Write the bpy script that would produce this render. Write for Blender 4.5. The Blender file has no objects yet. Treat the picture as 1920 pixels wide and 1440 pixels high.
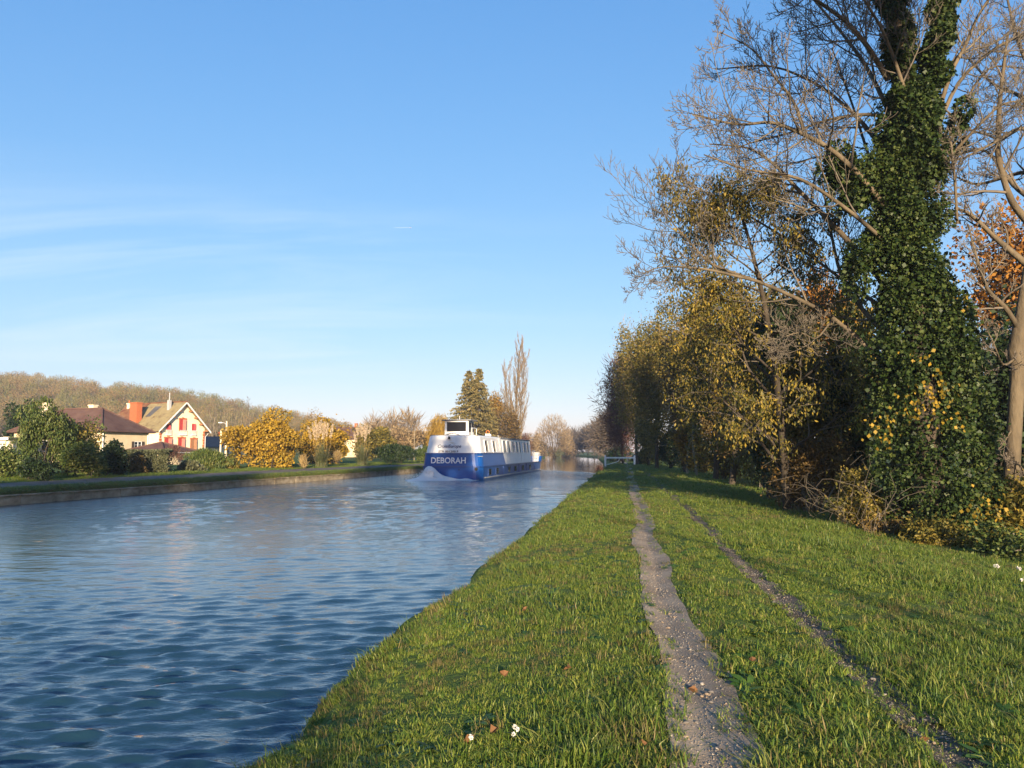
import bpy, math, random
import numpy as np
from mathutils import Vector

SC = bpy.context.scene
COL = SC.collection
R = math.radians

# ------------------------------------------------------------------ camera, sky, sun, exposure
PITCH = math.atan(127 / 1440)
CAMZ = 2.25
cam_d = bpy.data.cameras.new('camera')
cam = bpy.data.objects.new('camera', cam_d)
COL.objects.link(cam)
cam_d.sensor_width = 36.0
cam_d.lens = 27.0
cam_d.clip_start = 0.05
cam_d.clip_end = 40000
cam.location = (0, 0, CAMZ)
cam.rotation_euler = (R(90) + PITCH, 0, 0)
SC.camera = cam

SUN_AZ, SUN_EL = R(174), R(10.5)          # bearing clockwise from +Y
world = bpy.data.worlds.new('World')
SC.world = world
world.use_nodes = True
wn, wl = world.node_tree.nodes, world.node_tree.links
wn.clear()
w_out = wn.new('ShaderNodeOutputWorld')
w_bg = wn.new('ShaderNodeBackground')
w_bg.inputs['Strength'].default_value = 0.15
sky = wn.new('ShaderNodeTexSky')
sky.sky_type = 'NISHITA'
sky.sun_disc = False
sky.sun_elevation = SUN_EL
sky.sun_rotation = SUN_AZ
sky.altitude = 100
sky.air_density = 1.0
sky.dust_density = 0.4
sky.ozone_density = 2.0
# thin cirrus: streaks stretched along the horizon, strongest low in the sky
w_tc = wn.new('ShaderNodeTexCoord')
w_sep = wn.new('ShaderNodeSeparateXYZ')
wl.new(w_tc.outputs['Generated'], w_sep.inputs[0])
def wmath(op, a, b=None, c=None):
    n = wn.new('ShaderNodeMath'); n.operation = op
    for i, v in enumerate((a, b, c)):
        if v is None: continue
        if isinstance(v, (int, float)): n.inputs[i].default_value = v
        else: wl.new(v, n.inputs[i])
    return n.outputs[0]
zc = wmath('MAXIMUM', w_sep.outputs[2], 0.02)
zc2 = wmath('ADD', zc, 0.10)
px_ = wmath('DIVIDE', w_sep.outputs[0], zc2)
py_ = wmath('DIVIDE', w_sep.outputs[1], zc2)
w_cmb = wn.new('ShaderNodeCombineXYZ')
wl.new(px_, w_cmb.inputs[0]); wl.new(py_, w_cmb.inputs[1])
w_map = wn.new('ShaderNodeMapping')
w_map.inputs['Rotation'].default_value = (0, 0, R(14))
w_map.inputs['Location'].default_value = (5.3, 2.2, 0)
w_map.inputs['Scale'].default_value = (0.42, 1.5, 1.0)
wl.new(w_cmb.outputs[0], w_map.inputs[0])
w_no = wn.new('ShaderNodeTexNoise')
w_no.inputs['Scale'].default_value = 1.0
w_no.inputs['Detail'].default_value = 7
w_no.inputs['Roughness'].default_value = 0.58
w_no.inputs['Distortion'].default_value = 0.9
wl.new(w_map.outputs[0], w_no.inputs['Vector'])
w_cr = wn.new('ShaderNodeValToRGB')
w_cr.color_ramp.elements[0].position = 0.46
w_cr.color_ramp.elements[0].color = (0, 0, 0, 1)
w_cr.color_ramp.elements[1].position = 0.76
w_cr.color_ramp.elements[1].color = (1, 1, 1, 1)
wl.new(w_no.outputs['Fac'], w_cr.inputs[0])
w_mr = wn.new('ShaderNodeMapRange'); w_mr.interpolation_type = 'SMOOTHSTEP'
for k_, v_ in (('From Min', .22), ('From Max', .36), ('To Min', .48), ('To Max', .0)): w_mr.inputs[k_].default_value = v_
wl.new(w_sep.outputs[2], w_mr.inputs['Value'])
w_mx = wn.new('ShaderNodeMapRange'); w_mx.interpolation_type = 'SMOOTHSTEP'
for k_, v_ in (('From Min', -.30), ('From Max', .05), ('To Min', 1.0), ('To Max', .18)): w_mx.inputs[k_].default_value = v_
wl.new(w_sep.outputs[0], w_mx.inputs['Value'])
cl_fac = wmath('MULTIPLY', wmath('MULTIPLY', w_cr.outputs[0], w_mr.outputs[0]), w_mx.outputs[0])
w_mix = wn.new('ShaderNodeMix'); w_mix.data_type = 'RGBA'
w_mix.inputs['B'].default_value = (2.3, 2.6, 2.75, 1)
wl.new(cl_fac, w_mix.inputs['Factor'])
# clear dry morning air: the sky model's own colour with its contrast eased channel by channel
w_sp = wn.new('ShaderNodeSeparateColor'); wl.new(sky.outputs[0], w_sp.inputs[0])
w_jn = wn.new('ShaderNodeCombineColor')
for ch, (k_, p_) in enumerate(((.392, 1.025), (.689, .686), (1.339, .42))):
    wl.new(wmath('MULTIPLY', wmath('POWER', w_sp.outputs[ch], p_), k_), w_jn.inputs[ch])
wl.new(w_jn.outputs[0], w_mix.inputs['A'])
wl.new(w_mix.outputs['Result'], w_bg.inputs['Color'])
wl.new(w_bg.outputs[0], w_out.inputs['Surface'])

sun_d = bpy.data.lights.new('sun', 'SUN')
sun_d.energy = 5.0
sun_d.angle = R(0.5)
sun_d.color = (1.0, 0.80, 0.56)
sun = bpy.data.objects.new('sun', sun_d)
COL.objects.link(sun)
SUNV = Vector((math.sin(SUN_AZ) * math.cos(SUN_EL), math.cos(SUN_AZ) * math.cos(SUN_EL), math.sin(SUN_EL)))
sun.rotation_euler = SUNV.to_track_quat('Z', 'Y').to_euler()
sun.location = SUNV * 200

vs = SC.view_settings
vs.view_transform = 'Standard'; vs.look = 'None'; vs.gamma = 1.0; vs.use_curve_mapping = False
vs.exposure = 1.42
cy = SC.cycles
cy.max_bounces = 6; cy.diffuse_bounces = 3; cy.glossy_bounces = 3; cy.transmission_bounces = 3
cy.transparent_max_bounces = 8; cy.volume_bounces = 0
cy.use_denoising = True
cy.caustics_reflective = False; cy.caustics_refractive = False
cy.sample_clamp_indirect = 4.0

# ------------------------------------------------------------------ helpers
RNG = np.random.default_rng(7)

def ray(px, py):
    cx, c_y = (px - 960) / 1440, (720 - py) / 1440
    cp, sp = math.cos(PITCH), math.sin(PITCH)
    return np.array([cx, cp - c_y * sp, sp + c_y * cp])

def at(px, py, Y):
    "point of the place at depth Y seen at photo position px, py"
    d = ray(px, py); t = Y / d[1]
    return np.array([d[0] * t, Y, CAMZ + d[2] * t])

def setp(o, label=None, cat=None, group=None, kind=None):
    if label: o['label'] = label
    if cat: o['category'] = cat
    if group: o['group'] = group
    if kind: o['kind'] = kind
    return o

def thing(name, label, cat, loc=(0, 0, 0), rotz=0.0, group=None):
    o = bpy.data.objects.new(name, None)
    COL.objects.link(o)
    o.empty_display_size = 0.3
    o.location = loc; o.rotation_euler = (0, 0, rotz)
    return setp(o, label, cat, group)

def origin(o):
    v = np.zeros(3)
    while o is not None:
        v = v + np.array(o.location); o = o.parent
    return v

def mesh_np(name, V, F, mats, fm=None, smooth=False):
    "V (n,3); F list of int arrays (m,3) or (m,4)"
    me = bpy.data.meshes.new(name)
    V = np.asarray(V, dtype=np.float32)
    Fs = [np.asarray(f, dtype=np.int32) for f in F if len(f)]
    nl = sum(f.size for f in Fs); npol = sum(len(f) for f in Fs)
    me.vertices.add(len(V)); me.vertices.foreach_set('co', V.ravel())
    me.loops.add(nl); me.polygons.add(npol)
    lv = np.concatenate([f.ravel() for f in Fs]) if Fs else np.zeros(0, np.int32)
    tot = np.concatenate([np.full(len(f), f.shape[1], np.int32) for f in Fs]) if Fs else np.zeros(0, np.int32)
    st = np.concatenate([[0], np.cumsum(tot)[:-1]]).astype(np.int32) if npol else np.zeros(0, np.int32)
    me.loops.foreach_set('vertex_index', lv)
    me.polygons.foreach_set('loop_start', st)
    try: me.polygons.foreach_set('loop_total', tot)
    except Exception: pass
    for m in (mats if isinstance(mats, (list, tuple)) else [mats]): me.materials.append(m)
    if fm is not None: me.polygons.foreach_set('material_index', np.asarray(fm, np.int32))
    if smooth: me.polygons.foreach_set('use_smooth', np.ones(npol, bool))
    me.update(calc_edges=True)
    return me

def link(name, me, parent=None, loc=None):
    o = bpy.data.objects.new(name, me)
    COL.objects.link(o)
    if parent is not None: o.parent = parent
    if loc is not None: o.location = loc
    return o

class MB:
    "collects polygons for one mesh"
    def __init__(s): s.v = []; s.f = []; s.m = []
    def add(s, V, F, m=0):
        b = len(s.v)
        s.v.extend([tuple(map(float, p)) for p in V])
        for f in F: s.f.append([i + b for i in f]); s.m.append(m)
        return s
    def box(s, c, d, rz=0.0, m=0, taper=1.0):
        x, y, z = d[0] / 2, d[1] / 2, d[2] / 2
        V = []
        ca, sa = math.cos(rz), math.sin(rz)
        for zz, k in ((-z, 1.0), (z, taper)):
            for xx, yy in ((-x, -y), (x, -y), (x, y), (-x, y)):
                V.append((c[0] + (xx * ca - yy * sa) * k, c[1] + (xx * sa + yy * ca) * k, c[2] + zz))
        return s.add(V, [(0, 3, 2, 1), (4, 5, 6, 7), (0, 1, 5, 4), (1, 2, 6, 5), (2, 3, 7, 6), (3, 0, 4, 7)], m)
    def tube(s, pts, r, k=6, m=0):
        pts = [Vector(p) for p in pts]
        rs = r if isinstance(r, (list, tuple)) else [r] * len(pts)
        b = len(s.v)
        for i, p in enumerate(pts):
            t = (pts[min(i + 1, len(pts) - 1)] - pts[max(i - 1, 0)]).normalized()
            ref = Vector((0, 0, 1)) if abs(t.z) < 0.9 else Vector((1, 0, 0))
            a = t.cross(ref).normalized(); c = t.cross(a)
            for j in range(k):
                an = 2 * math.pi * j / k
                s.v.append(tuple(p + (a * math.cos(an) + c * math.sin(an)) * rs[i]))
        for i in range(len(pts) - 1):
            for j in range(k):
                j2 = (j + 1) % k
                s.f.append([b + i * k + j, b + i * k + j2, b + (i + 1) * k + j2, b + (i + 1) * k + j]); s.m.append(m)
        s.f.append([b + j for j in range(k)][::-1]); s.m.append(m)
        s.f.append([b + (len(pts) - 1) * k + j for j in range(k)]); s.m.append(m)
        return s
    def quad(s, a, b, c, d, m=0): return s.add([a, b, c, d], [(0, 1, 2, 3)], m)
    def build(s, name, mats, parent=None, smooth=False, loc=None):
        me = bpy.data.meshes.new(name)
        me.from_pydata(s.v, [], s.f)
        for m in (mats if isinstance(mats, (list, tuple)) else [mats]): me.materials.append(m)
        me.polygons.foreach_set('material_index', np.array(s.m, np.int32))
        if smooth: me.polygons.foreach_set('use_smooth', np.ones(len(s.f), bool))
        me.update()
        return link(name, me, parent, loc)

# ------------------------------------------------------------------ materials
def newmat(name):
    m = bpy.data.materials.new(name); m.use_nodes = True
    nt = m.node_tree
    b = nt.nodes['Principled BSDF']
    return m, nt, b

def ramp(nt, cols, fac, pos=None):
    r = nt.nodes.new('ShaderNodeValToRGB')
    n = len(cols)
    el = r.color_ramp.elements
    while len(el) < n: el.new(0.5)
    for i, c in enumerate(cols):
        el[i].position = pos[i] if pos else (i / (n - 1) if n > 1 else 0)
        el[i].color = (c[0], c[1], c[2], 1)
    nt.links.new(fac, r.inputs[0])
    return r.outputs[0]

def noise(nt, scale, detail=4, rough=0.55, vec=None, mapscale=None, coord='Object'):
    tc = nt.nodes.new('ShaderNodeTexCoord')
    v = tc.outputs[coord] if vec is None else vec
    if mapscale:
        mp = nt.nodes.new('ShaderNodeMapping'); mp.inputs['Scale'].default_value = mapscale
        nt.links.new(v, mp.inputs[0]); v = mp.outputs[0]
    n = nt.nodes.new('ShaderNodeTexNoise')
    n.inputs['Scale'].default_value = scale; n.inputs['Detail'].default_value = detail
    n.inputs['Roughness'].default_value = rough
    nt.links.new(v, n.inputs['Vector'])
    return n.outputs['Fac']

def bump(nt, b, h, strength=0.3, dist=0.02):
    bn = nt.nodes.new('ShaderNodeBump')
    bn.inputs['Strength'].default_value = strength; bn.inputs['Distance'].default_value = dist
    nt.links.new(h, bn.inputs['Height']); nt.links.new(bn.outputs[0], b.inputs['Normal'])

def surf(name, cols, scale=3.0, rough=0.8, bstr=0.3, bscale=None, bdist=0.02, mapscale=None, spec=0.3, pos=None, metallic=0.0, detail=5, coord='Object'):
    m, nt, b = newmat(name)
    if len(cols) == 1: cols = [tuple(c * 0.9 for c in cols[0]), tuple(min(1, c * 1.1) for c in cols[0])]
    p = pos or [0.3 + 0.4 * i / (len(cols) - 1) for i in range(len(cols))]
    nt.links.new(ramp(nt, cols, noise(nt, scale, detail, 0.6, mapscale=mapscale, coord=coord), p), b.inputs['Base Color'])
    b.inputs['Roughness'].default_value = rough
    b.inputs['Specular IOR Level'].default_value = spec
    b.inputs['Metallic'].default_value = metallic
    if bstr > 0: bump(nt, b, noise(nt, bscale or scale * 6, 4, mapscale=mapscale, coord=coord), bstr, bdist)
    return m

def leafmat(name, cols, transl=0.25, rough=0.55, clump=0.6, cscale=0.8, spec=0.25):
    "leaf colour: one random tone per leaf, shifted by a slow noise so whole sprays differ"
    m, nt, b = newmat(name)
    g = nt.nodes.new('ShaderNodeNewGeometry')
    n = noise(nt, cscale, 2, 0.5)
    a = nt.nodes.new('ShaderNodeMath'); a.operation = 'MULTIPLY_ADD'
    nt.links.new(n, a.inputs[0]); a.inputs[1].default_value = clump * 2; a.inputs[2].default_value = -clump
    c = nt.nodes.new('ShaderNodeMath'); c.operation = 'ADD'; c.use_clamp = True
    nt.links.new(g.outputs['Random Per Island'], c.inputs[0]); nt.links.new(a.outputs[0], c.inputs[1])
    col = ramp(nt, cols, c.outputs[0])
    nt.links.new(col, b.inputs['Base Color'])
    b.inputs['Roughness'].default_value = rough
    b.inputs['Specular IOR Level'].default_value = spec
    if transl > 0:
        t = nt.nodes.new('ShaderNodeBsdfTranslucent'); nt.links.new(col, t.inputs[0])
        mx = nt.nodes.new('ShaderNodeMixShader'); mx.inputs[0].default_value = transl
        nt.links.new(b.outputs[0], mx.inputs[1]); nt.links.new(t.outputs[0], mx.inputs[2])
        nt.links.new(mx.outputs[0], nt.nodes['Material Output'].inputs['Surface'])
    return m

M = {}
M['white'] = surf('white_paint', [(.66, .66, .64), (.76, .76, .74)], 2.0, 0.35, 0.05, 1.5, 0.02, spec=.5)
M['cabin'] = surf('cabin_paint', [(.60, .60, .60), (.70, .70, .69)], 1.2, 0.35, 0.05, 1.5, 0.02, spec=.5)
M['blue'] = surf('blue_paint', [(.005, .055, .24), (.007, .07, .29)], 1.4, 0.34, 0.10, 1.2, 0.02, spec=.3)
M['navy'] = surf('blue_strake', [(.005, .040, .19), (.007, .05, .22)], 1.4, 0.3, 0.05, spec=.5)
M['glass'] = surf('dark_glass', [(.006, .007, .009), (.012, .013, .016)], 1.0, 0.10, 0.0, spec=.22)
M['black'] = surf('black_rubber', [(.012, .012, .012), (.02, .02, .02)], 4, 0.6, 0.1)
M['pale_strip'] = surf('cream_strip', [(.30, .285, .25), (.38, .36, .32)], 6, 0.9, 0.2, 20)
M['steel'] = surf('grey_steel', [(.30, .31, .32), (.42, .43, .44)], 5, 0.4, 0.1, spec=.5)
M['deck'] = surf('deck_grey', [(.16, .17, .18), (.22, .23, .24)], 3, 0.7, 0.1)
M['ink_blue'] = surf('lettering_blue', [(.03, .05, .12), (.04, .06, .14)], 3, 0.5, 0)
M['ink_grey'] = surf('lettering_grey', [(.07, .07, .075), (.09, .09, .095)], 3, 0.5, 0)
M['gold'] = surf('pale_gold', [(.48, .40, .26), (.55, .46, .30)], 3, 0.5, 0)
M['orange'] = surf('orange_plastic', [(.45, .15, .03), (.5, .18, .04)], 3, 0.5, 0)
M['concrete'] = surf('weathered_concrete', [(.15, .11, .065), (.30, .245, .16), (.42, .355, .25)], 1.6, 0.9, 0.6, 14, 0.03, mapscale=(1, 1, 1.6))
M['bark'] = surf('grey_bark', [(.045, .036, .024), (.105, .082, .052), (.165, .13, .082)], 2.2, 0.9, 0.8, 16, 0.03, mapscale=(1, 1, .35))
M['bark_pale'] = surf('pale_bark', [(.10, .08, .05), (.20, .16, .105), (.30, .25, .165)], 2.5, 0.9, 0.6, 14, 0.03, mapscale=(1, 1, .5))
M['bark_dark'] = surf('dark_bark', [(.035, .028, .02), (.07, .055, .04)], 3, 0.95, 0.6, 14, 0.03)
M['twig'] = surf('twigs', [(.085, .07, .05), (.17, .145, .11)], 1.0, 0.85, 0.0)
M['twig_grey'] = surf('grey_twigs', [(.09, .075, .058), (.18, .15, .115)], 1.0, 0.85, 0.0)
M['twig_warm'] = leafmat('warm_twigs', [(.15, .10, .055), (.24, .17, .09), (.32, .24, .13)], 0.1, 0.9)
M['twig_shaded'] = leafmat('shade_toned_twigs', [(.065, .052, .04), (.10, .08, .06), (.15, .115, .08)], 0.1, 0.9)  # darker twig tone, colouring in shade that nothing casts on the far trees
M['twig_red'] = leafmat('reddish_twigs', [(.07, .035, .028), (.12, .06, .045), (.17, .09, .06)], 0.1, 0.9)
M['ivy'] = leafmat('ivy_leaves', [(.009, .020, .005), (.019, .037, .008), (.035, .058, .012), (.075, .095, .024)], 0.15, 0.5, .35, .7, spec=.22)
M['ivy_yellow'] = leafmat('yellow_vine_leaves', [(.16, .12, .015), (.30, .20, .02), (.38, .24, .03)], 0.3)
M['yellow'] = leafmat('yellow_leaves', [(.18, .11, .014), (.34, .21, .022), (.44, .28, .028), (.28, .21, .035)], 0.3, cscale=.5)
M['ochre'] = leafmat('ochre_leaves', [(.14, .08, .014), (.26, .145, .02), (.36, .21, .026), (.20, .15, .03)], 0.3, cscale=.5)
M['gold_leaf'] = leafmat('golden_olive_leaves', [(.055, .060, .014), (.115, .105, .02), (.21, .16, .028), (.34, .24, .036)], 0.3, cscale=.45)
M['olive'] = leafmat('olive_leaves', [(.065, .062, .012), (.115, .105, .02), (.18, .145, .026), (.25, .18, .035)], 0.25, cscale=.4)
M['brown'] = leafmat('brown_leaves', [(.06, .04, .014), (.12, .075, .022), (.18, .11, .03), (.11, .09, .024)], 0.2, cscale=.5)
M['orange_leaf'] = leafmat('orange_leaves', [(.16, .065, .012), (.28, .12, .018), (.36, .17, .025)], 0.3)
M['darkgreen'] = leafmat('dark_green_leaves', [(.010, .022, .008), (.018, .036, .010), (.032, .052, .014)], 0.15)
M['green'] = leafmat('green_leaves', [(.032, .055, .012), (.058, .09, .02), (.095, .125, .028), (.13, .14, .04)], 0.2)
M['conifer'] = leafmat('conifer_needles', [(.03, .055, .012), (.06, .095, .02), (.095, .125, .026), (.14, .14, .035)], 0.15)
M['spruce'] = leafmat('spruce_needles', [(.085, .08, .026), (.15, .13, .042), (.215, .17, .058), (.25, .19, .075)], 0.15)
M['greygreen'] = leafmat('grey_green_leaves', [(.06, .07, .035), (.10, .11, .055), (.14, .14, .07)], 0.2)
M['willow'] = leafmat('yellow_willow', [(.20, .13, .025), (.32, .20, .035), (.40, .26, .05)], 0.3)
M['pampas'] = leafmat('pampas_blades', [(.06, .075, .03), (.10, .115, .05), (.15, .15, .075)], 0.2)
M['plume'] = leafmat('pampas_plumes', [(.42, .33, .22), (.55, .44, .31), (.62, .52, .38)], 0.3)
M['straw'] = leafmat('dry_straw', [(.22, .15, .06), (.34, .24, .10), (.42, .31, .14)], 0.25)
M['grass'] = leafmat('grass_blades', [(.065, .122, .017), (.118, .186, .024), (.19, .25, .036), (.32, .305, .065)], 0.38, 0.45, .45, .35, spec=.3)
M['grass_long'] = leafmat('long_grass_blades', [(.055, .108, .016), (.10, .162, .024), (.16, .22, .036), (.28, .27, .068)], 0.38, 0.45, .4, .35, spec=.3)
# ------------------------------------------------------------------ the lie of the land
BR = R(8.3)
CB, SB = math.cos(BR), math.sin(BR)
def su(X, Y): return X * SB + Y * CB, X * CB - Y * SB
def bend(s):
    return np.interp(np.asarray(s, float), [90, 105, 120, 140, 160, 180, 200, 240, 280, 310, 340, 380, 420, 600, 1600], [0, -.15, -.5, -1.1, -1.9, -2.8, -3.8, -5.4, -7.6, -11, -16, -25, -36, -90, -400])
def xy(s, r):
    "world X, Y of the point at distance s along the canal and r right of its right edge"
    u = np.asarray(r) - 2.4 + bend(s)
    return s * SB + u * CB, s * CB - u * SB
def uleft(s):
    s = np.asarray(s, float)
    return np.where(s < 96, -26 + (np.minimum(s, 96) - 29) * 0.0762, np.interp(s, [96, 110, 125, 160, 220, 280, 400], [-20.9, -21.3, -22.0, -23.2, -22.5, -21, -20]))
RP = np.array([-60, -.9, -.45, -.12, 0.0, .35, 1.2, 2.0, 2.62, 2.81, 3.0, 3.5, 3.95, 4.12, 4.3, 5.2, 6.5, 8, 10, 14, 40, 200, 900])
RZ = np.array([-1.4, -1.4, -.5, .02, .20, .38, .54, .61, .645, .61, .645, .675, .645, .61, .645, .64, .60, .47, .30, .18, .3, 1.5, 3])
LP = np.array([-60, -.03, .0, .35, 1.5, 4.1, 8, 30, 60, 120, 900])
LZ = np.array([-1.4, -1.4, .46, .52, .62, .78, .92, 1.0, 1.1, 1.4, 2.2])
def smooth(a, b, x):
    t = np.clip((x - a) / (b - a), 0, 1); return t * t * (3 - 2 * t)
def vnoise(x, y, seed=0):
    "cheap smooth noise, about -1..1"
    r = np.random.default_rng(seed); o = np.zeros_like(np.asarray(x, float) + np.asarray(y, float))
    for _ in range(7):
        a = r.uniform(0, 6.28); k = r.uniform(.5, 1.6); p = r.uniform(0, 6.28)
        o = o + np.sin((np.cos(a) * x + np.sin(a) * y) * k + p)
    return o / 4.0
def edge_wobble(s):
    return 0.10 * np.sin(s * 1.9 + .4) + .09 * np.sin(s * .83 + 2) + .06 * np.sin(s * 4.3) + .34 * np.exp(-((s - 9.3) / .8) ** 2)
def ground(X, Y):
    X = np.asarray(X, float); Y = np.asarray(Y, float)
    s, u = su(X, Y); uu = u - bend(s)
    r = uu + 2.4
    near = np.exp(-np.clip(r, 0, None) / 1.5)
    zr = np.interp(r + edge_wobble(s) * near, RP, RZ)
    zr = zr + np.clip(r - .4, 0, 1) * (.025 * vnoise(X * 1.1, Y * 1.1, 3) + .03 * vnoise(X * .25, Y * .25, 4))
    v = uleft(s) - uu
    zl = np.interp(v, LP, LZ) + np.clip(v - 1, 0, 1) * .03 * vnoise(X * .3, Y * .3, 5)
    hx = np.interp(X, [-900, -400, -220, -144, -105, -71, -40, 0], [34, 31, 24, 16, 7.6, 0.8, 0, 0])
    zl = zl + hx * smooth(185, 345, Y) 
    return np.where(v > -3, zl, zr)
def gz(X, Y): return float(ground(X, Y))
def hit(px, py):
    "where the ground is met at photo position px, py"
    d = ray(px, py); o = np.array([0, 0, CAMZ])
    t = np.geomspace(2, 900, 5000)
    P = o[None] + d[None] * t[:, None]
    g = np.maximum(ground(P[:, 0], P[:, 1]), 0)
    k = np.argmax(P[:, 2] <= g)
    return P[k][0], P[k][1], float(g[k])

# ---- ground sheet
m, nt, b = newmat('turf_soil')
g1 = noise(nt, .35, 5); g2 = noise(nt, 9, 5)
mx = nt.nodes.new('ShaderNodeMix'); mx.data_type = 'RGBA'
nt.links.new(g2, mx.inputs['Factor'])
nt.links.new(ramp(nt, [(.055, .085, .018), (.085, .125, .026), (.12, .145, .038)], g1, [.3, .5, .7]), mx.inputs['A'])
nt.links.new(ramp(nt, [(.075, .065, .034), (.06, .105, .022), (.11, .15, .032)], g2, [.3, .5, .7]), mx.inputs['B'])
nt.links.new(mx.outputs['Result'], b.inputs['Base Color']); b.inputs['Roughness'].default_value = .95
b.inputs['Specular IOR Level'].default_value = .1
bump(nt, b, noise(nt, 22, 4), .8, .05)
M['turf'] = m

def ground_sheet():
    s = np.concatenate([np.arange(-160, 0, 5), np.arange(0, 30, .35), np.arange(30, 110, 1.2), np.geomspace(110, 1500, 70)])
    rr = np.concatenate([[-900, -500, -330, -220, -150, -100, -75, -60, -50], np.arange(-44, -26, 1.0)])
    right = np.concatenate([[-22, -14, -6, -2], np.arange(-.95, 6.6, .09), np.arange(6.7, 14, .4), [15, 17, 20, 25, 32, 45, 70, 120, 200, 330, 500, 900]])
    # left columns follow the left edge, right columns the right edge
    vl = np.concatenate([[700, 500, 350, 260, 200, 150, 110, 80, 60, 45, 34, 26, 20, 15, 12, 9, 7.2, 5.6, 4.4, 3.3, 2.2, 1.2, .35, .02, -.05, -1.5]])
    Us = []
    for si in s:
        ul = uleft(si) + 2.4
        Us.append(np.concatenate([ul - vl, right[right > ul + 2.5][:0], np.linspace(ul + 3, -1.5, 4), right[4:]]))
    Us = np.array(Us)
    S = np.repeat(s[:, None], Us.shape[1], 1)
    X, Y = xy(S, Us)
    Z = ground(X, Y)
    n, k = Us.shape
    V = np.stack([X, Y, Z], -1).reshape(-1, 3)
    i = np.arange(n - 1)[:, None] * k + np.arange(k - 1)[None]
    F = np.stack([i, i + 1, i + k + 1, i + k], -1).reshape(-1, 4)
    o = link('ground', mesh_np('ground', V, [F], M['turf'], smooth=True))
    setp(o, 'grassy canal banks, fields and wooded rise running to the horizon', kind='structure')
ground_sheet()

# ---- paths: strips draped 4 mm above the turf
def dirt(name, lo, mid, hi):
    m, nt, b = newmat(name)
    g1 = noise(nt, 1.6, 6); g2 = noise(nt, 55, 4, .7); g3 = noise(nt, 7, 4)
    tc = nt.nodes.new('ShaderNodeTexCoord')
    vo = nt.nodes.new('ShaderNodeTexVoronoi'); vo.inputs['Scale'].default_value = 55
    nt.links.new(tc.outputs['Object'], vo.inputs['Vector'])
    sep = nt.nodes.new('ShaderNodeSeparateColor'); nt.links.new(vo.outputs['Color'], sep.inputs[0])
    soil = ramp(nt, [lo, mid, hi], g1, [.3, .5, .7])
    peb = ramp(nt, [lo, mid, hi, (.50, .43, .33)], sep.outputs[0], [0, .5, .8, .97])
    def mth(op, a, c, d=None):
        n = nt.nodes.new('ShaderNodeMath'); n.operation = op; n.use_clamp = op == 'MULTIPLY_ADD'
        for k, v in enumerate((a, c, d)):
            if v is None: continue
            if isinstance(v, (int, float)): n.inputs[k].default_value = v
            else: nt.links.new(v, n.inputs[k])
        return n.outputs[0]
    fac = mth('MULTIPLY', mth('MULTIPLY_ADD', g3, 4.0, -1.6), mth('LESS_THAN', vo.outputs['Distance'], .42))
    mx = nt.nodes.new('ShaderNodeMix'); mx.data_type = 'RGBA'
    nt.links.new(fac, mx.inputs['Factor']); nt.links.new(soil, mx.inputs['A']); nt.links.new(peb, mx.inputs['B'])
    nt.links.new(mx.outputs['Result'], b.inputs['Base Color']); b.inputs['Roughness'].default_value = .92
    b.inputs['Specular IOR Level'].default_value = .15
    hgt = mth('SUBTRACT', g2, mth('MULTIPLY', mth('MULTIPLY', vo.outputs['Distance'], fac), .9))
    bump(nt, b, hgt, .55, .012)
    return m
M['gravel'] = dirt('gravel_dirt', (.175, .135, .092), (.275, .217, .155), (.38, .305, .215))
M['soil'] = dirt('brown_soil', (.060, .048, .034), (.105, .084, .062), (.18, .145, .105))
M['asphalt'] = surf('worn_path', [(.085, .068, .056), (.13, .105, .085), (.17, .14, .11)], .8, .9, .4, 14, .02)

def rut_half(s, w, seed):
    return w * (1 + .11 * np.sin(s * .9 + seed) + .07 * np.sin(s * 2.3 + 2 * seed) + .05 * np.sin(s * 5.1 + seed))
def strip(name, label, s, rc, half, mat_, nu=15, lift=.010, seed=0):
    T = np.linspace(-1, 1, nu)
    hl = half(s, seed); hr = half(s, seed + 2.3)
    Rr = rc[:, None] + np.where(T[None] < 0, T[None] * hl[:, None], T[None] * hr[:, None])
    X, Y = xy(np.repeat(s[:, None], nu, 1), Rr)
    Z = ground(X, Y) + lift
    k = nu; i = np.arange(len(s) - 1)[:, None] * k + np.arange(k - 1)[None]
    F = np.stack([i, i + 1, i + k + 1, i + k], -1).reshape(-1, 4)
    o = link(name, mesh_np(name, np.stack([X, Y, Z], -1).reshape(-1, 3), [F], mat_, smooth=True))
    return setp(o, label, kind='structure')
S_RUT = np.concatenate([np.arange(-12, 30, .12), np.arange(30, 91, .5)])
def c_left(s): return 2.81 + .05 * np.sin(s * .35) + .03 * np.sin(s * 1.1 + 1)
def c_right(s): return 4.12 + .05 * np.sin(s * .3 + 1) + .03 * np.sin(s * .9)
def h_left(s, seed): return rut_half(s, .21, seed) + .07 * smooth(6, 3.5, s)
def h_right(s, seed): return rut_half(s, .13, seed)
rut_a = strip('dirt_path', 'grey gravel wheel track nearest the water', S_RUT, c_left(S_RUT), h_left, M['gravel'], seed=1)
rut_b = strip('dirt_path', 'thinner stony wheel track farther from the water', S_RUT, c_right(S_RUT), h_right, M['soil'], seed=4)
sj = np.arange(84, 150, .8)
strip('dirt_path', 'gravel path where both wheel tracks join beyond the white barrier', sj, np.full(len(sj), 2.9) - .2 * smooth(86, 100, sj),
      lambda s, k: .35 + .95 * np.exp(-((s - 87.5) / 3.0) ** 2) + 0 * s, M['gravel'], lift=.012)
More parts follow.
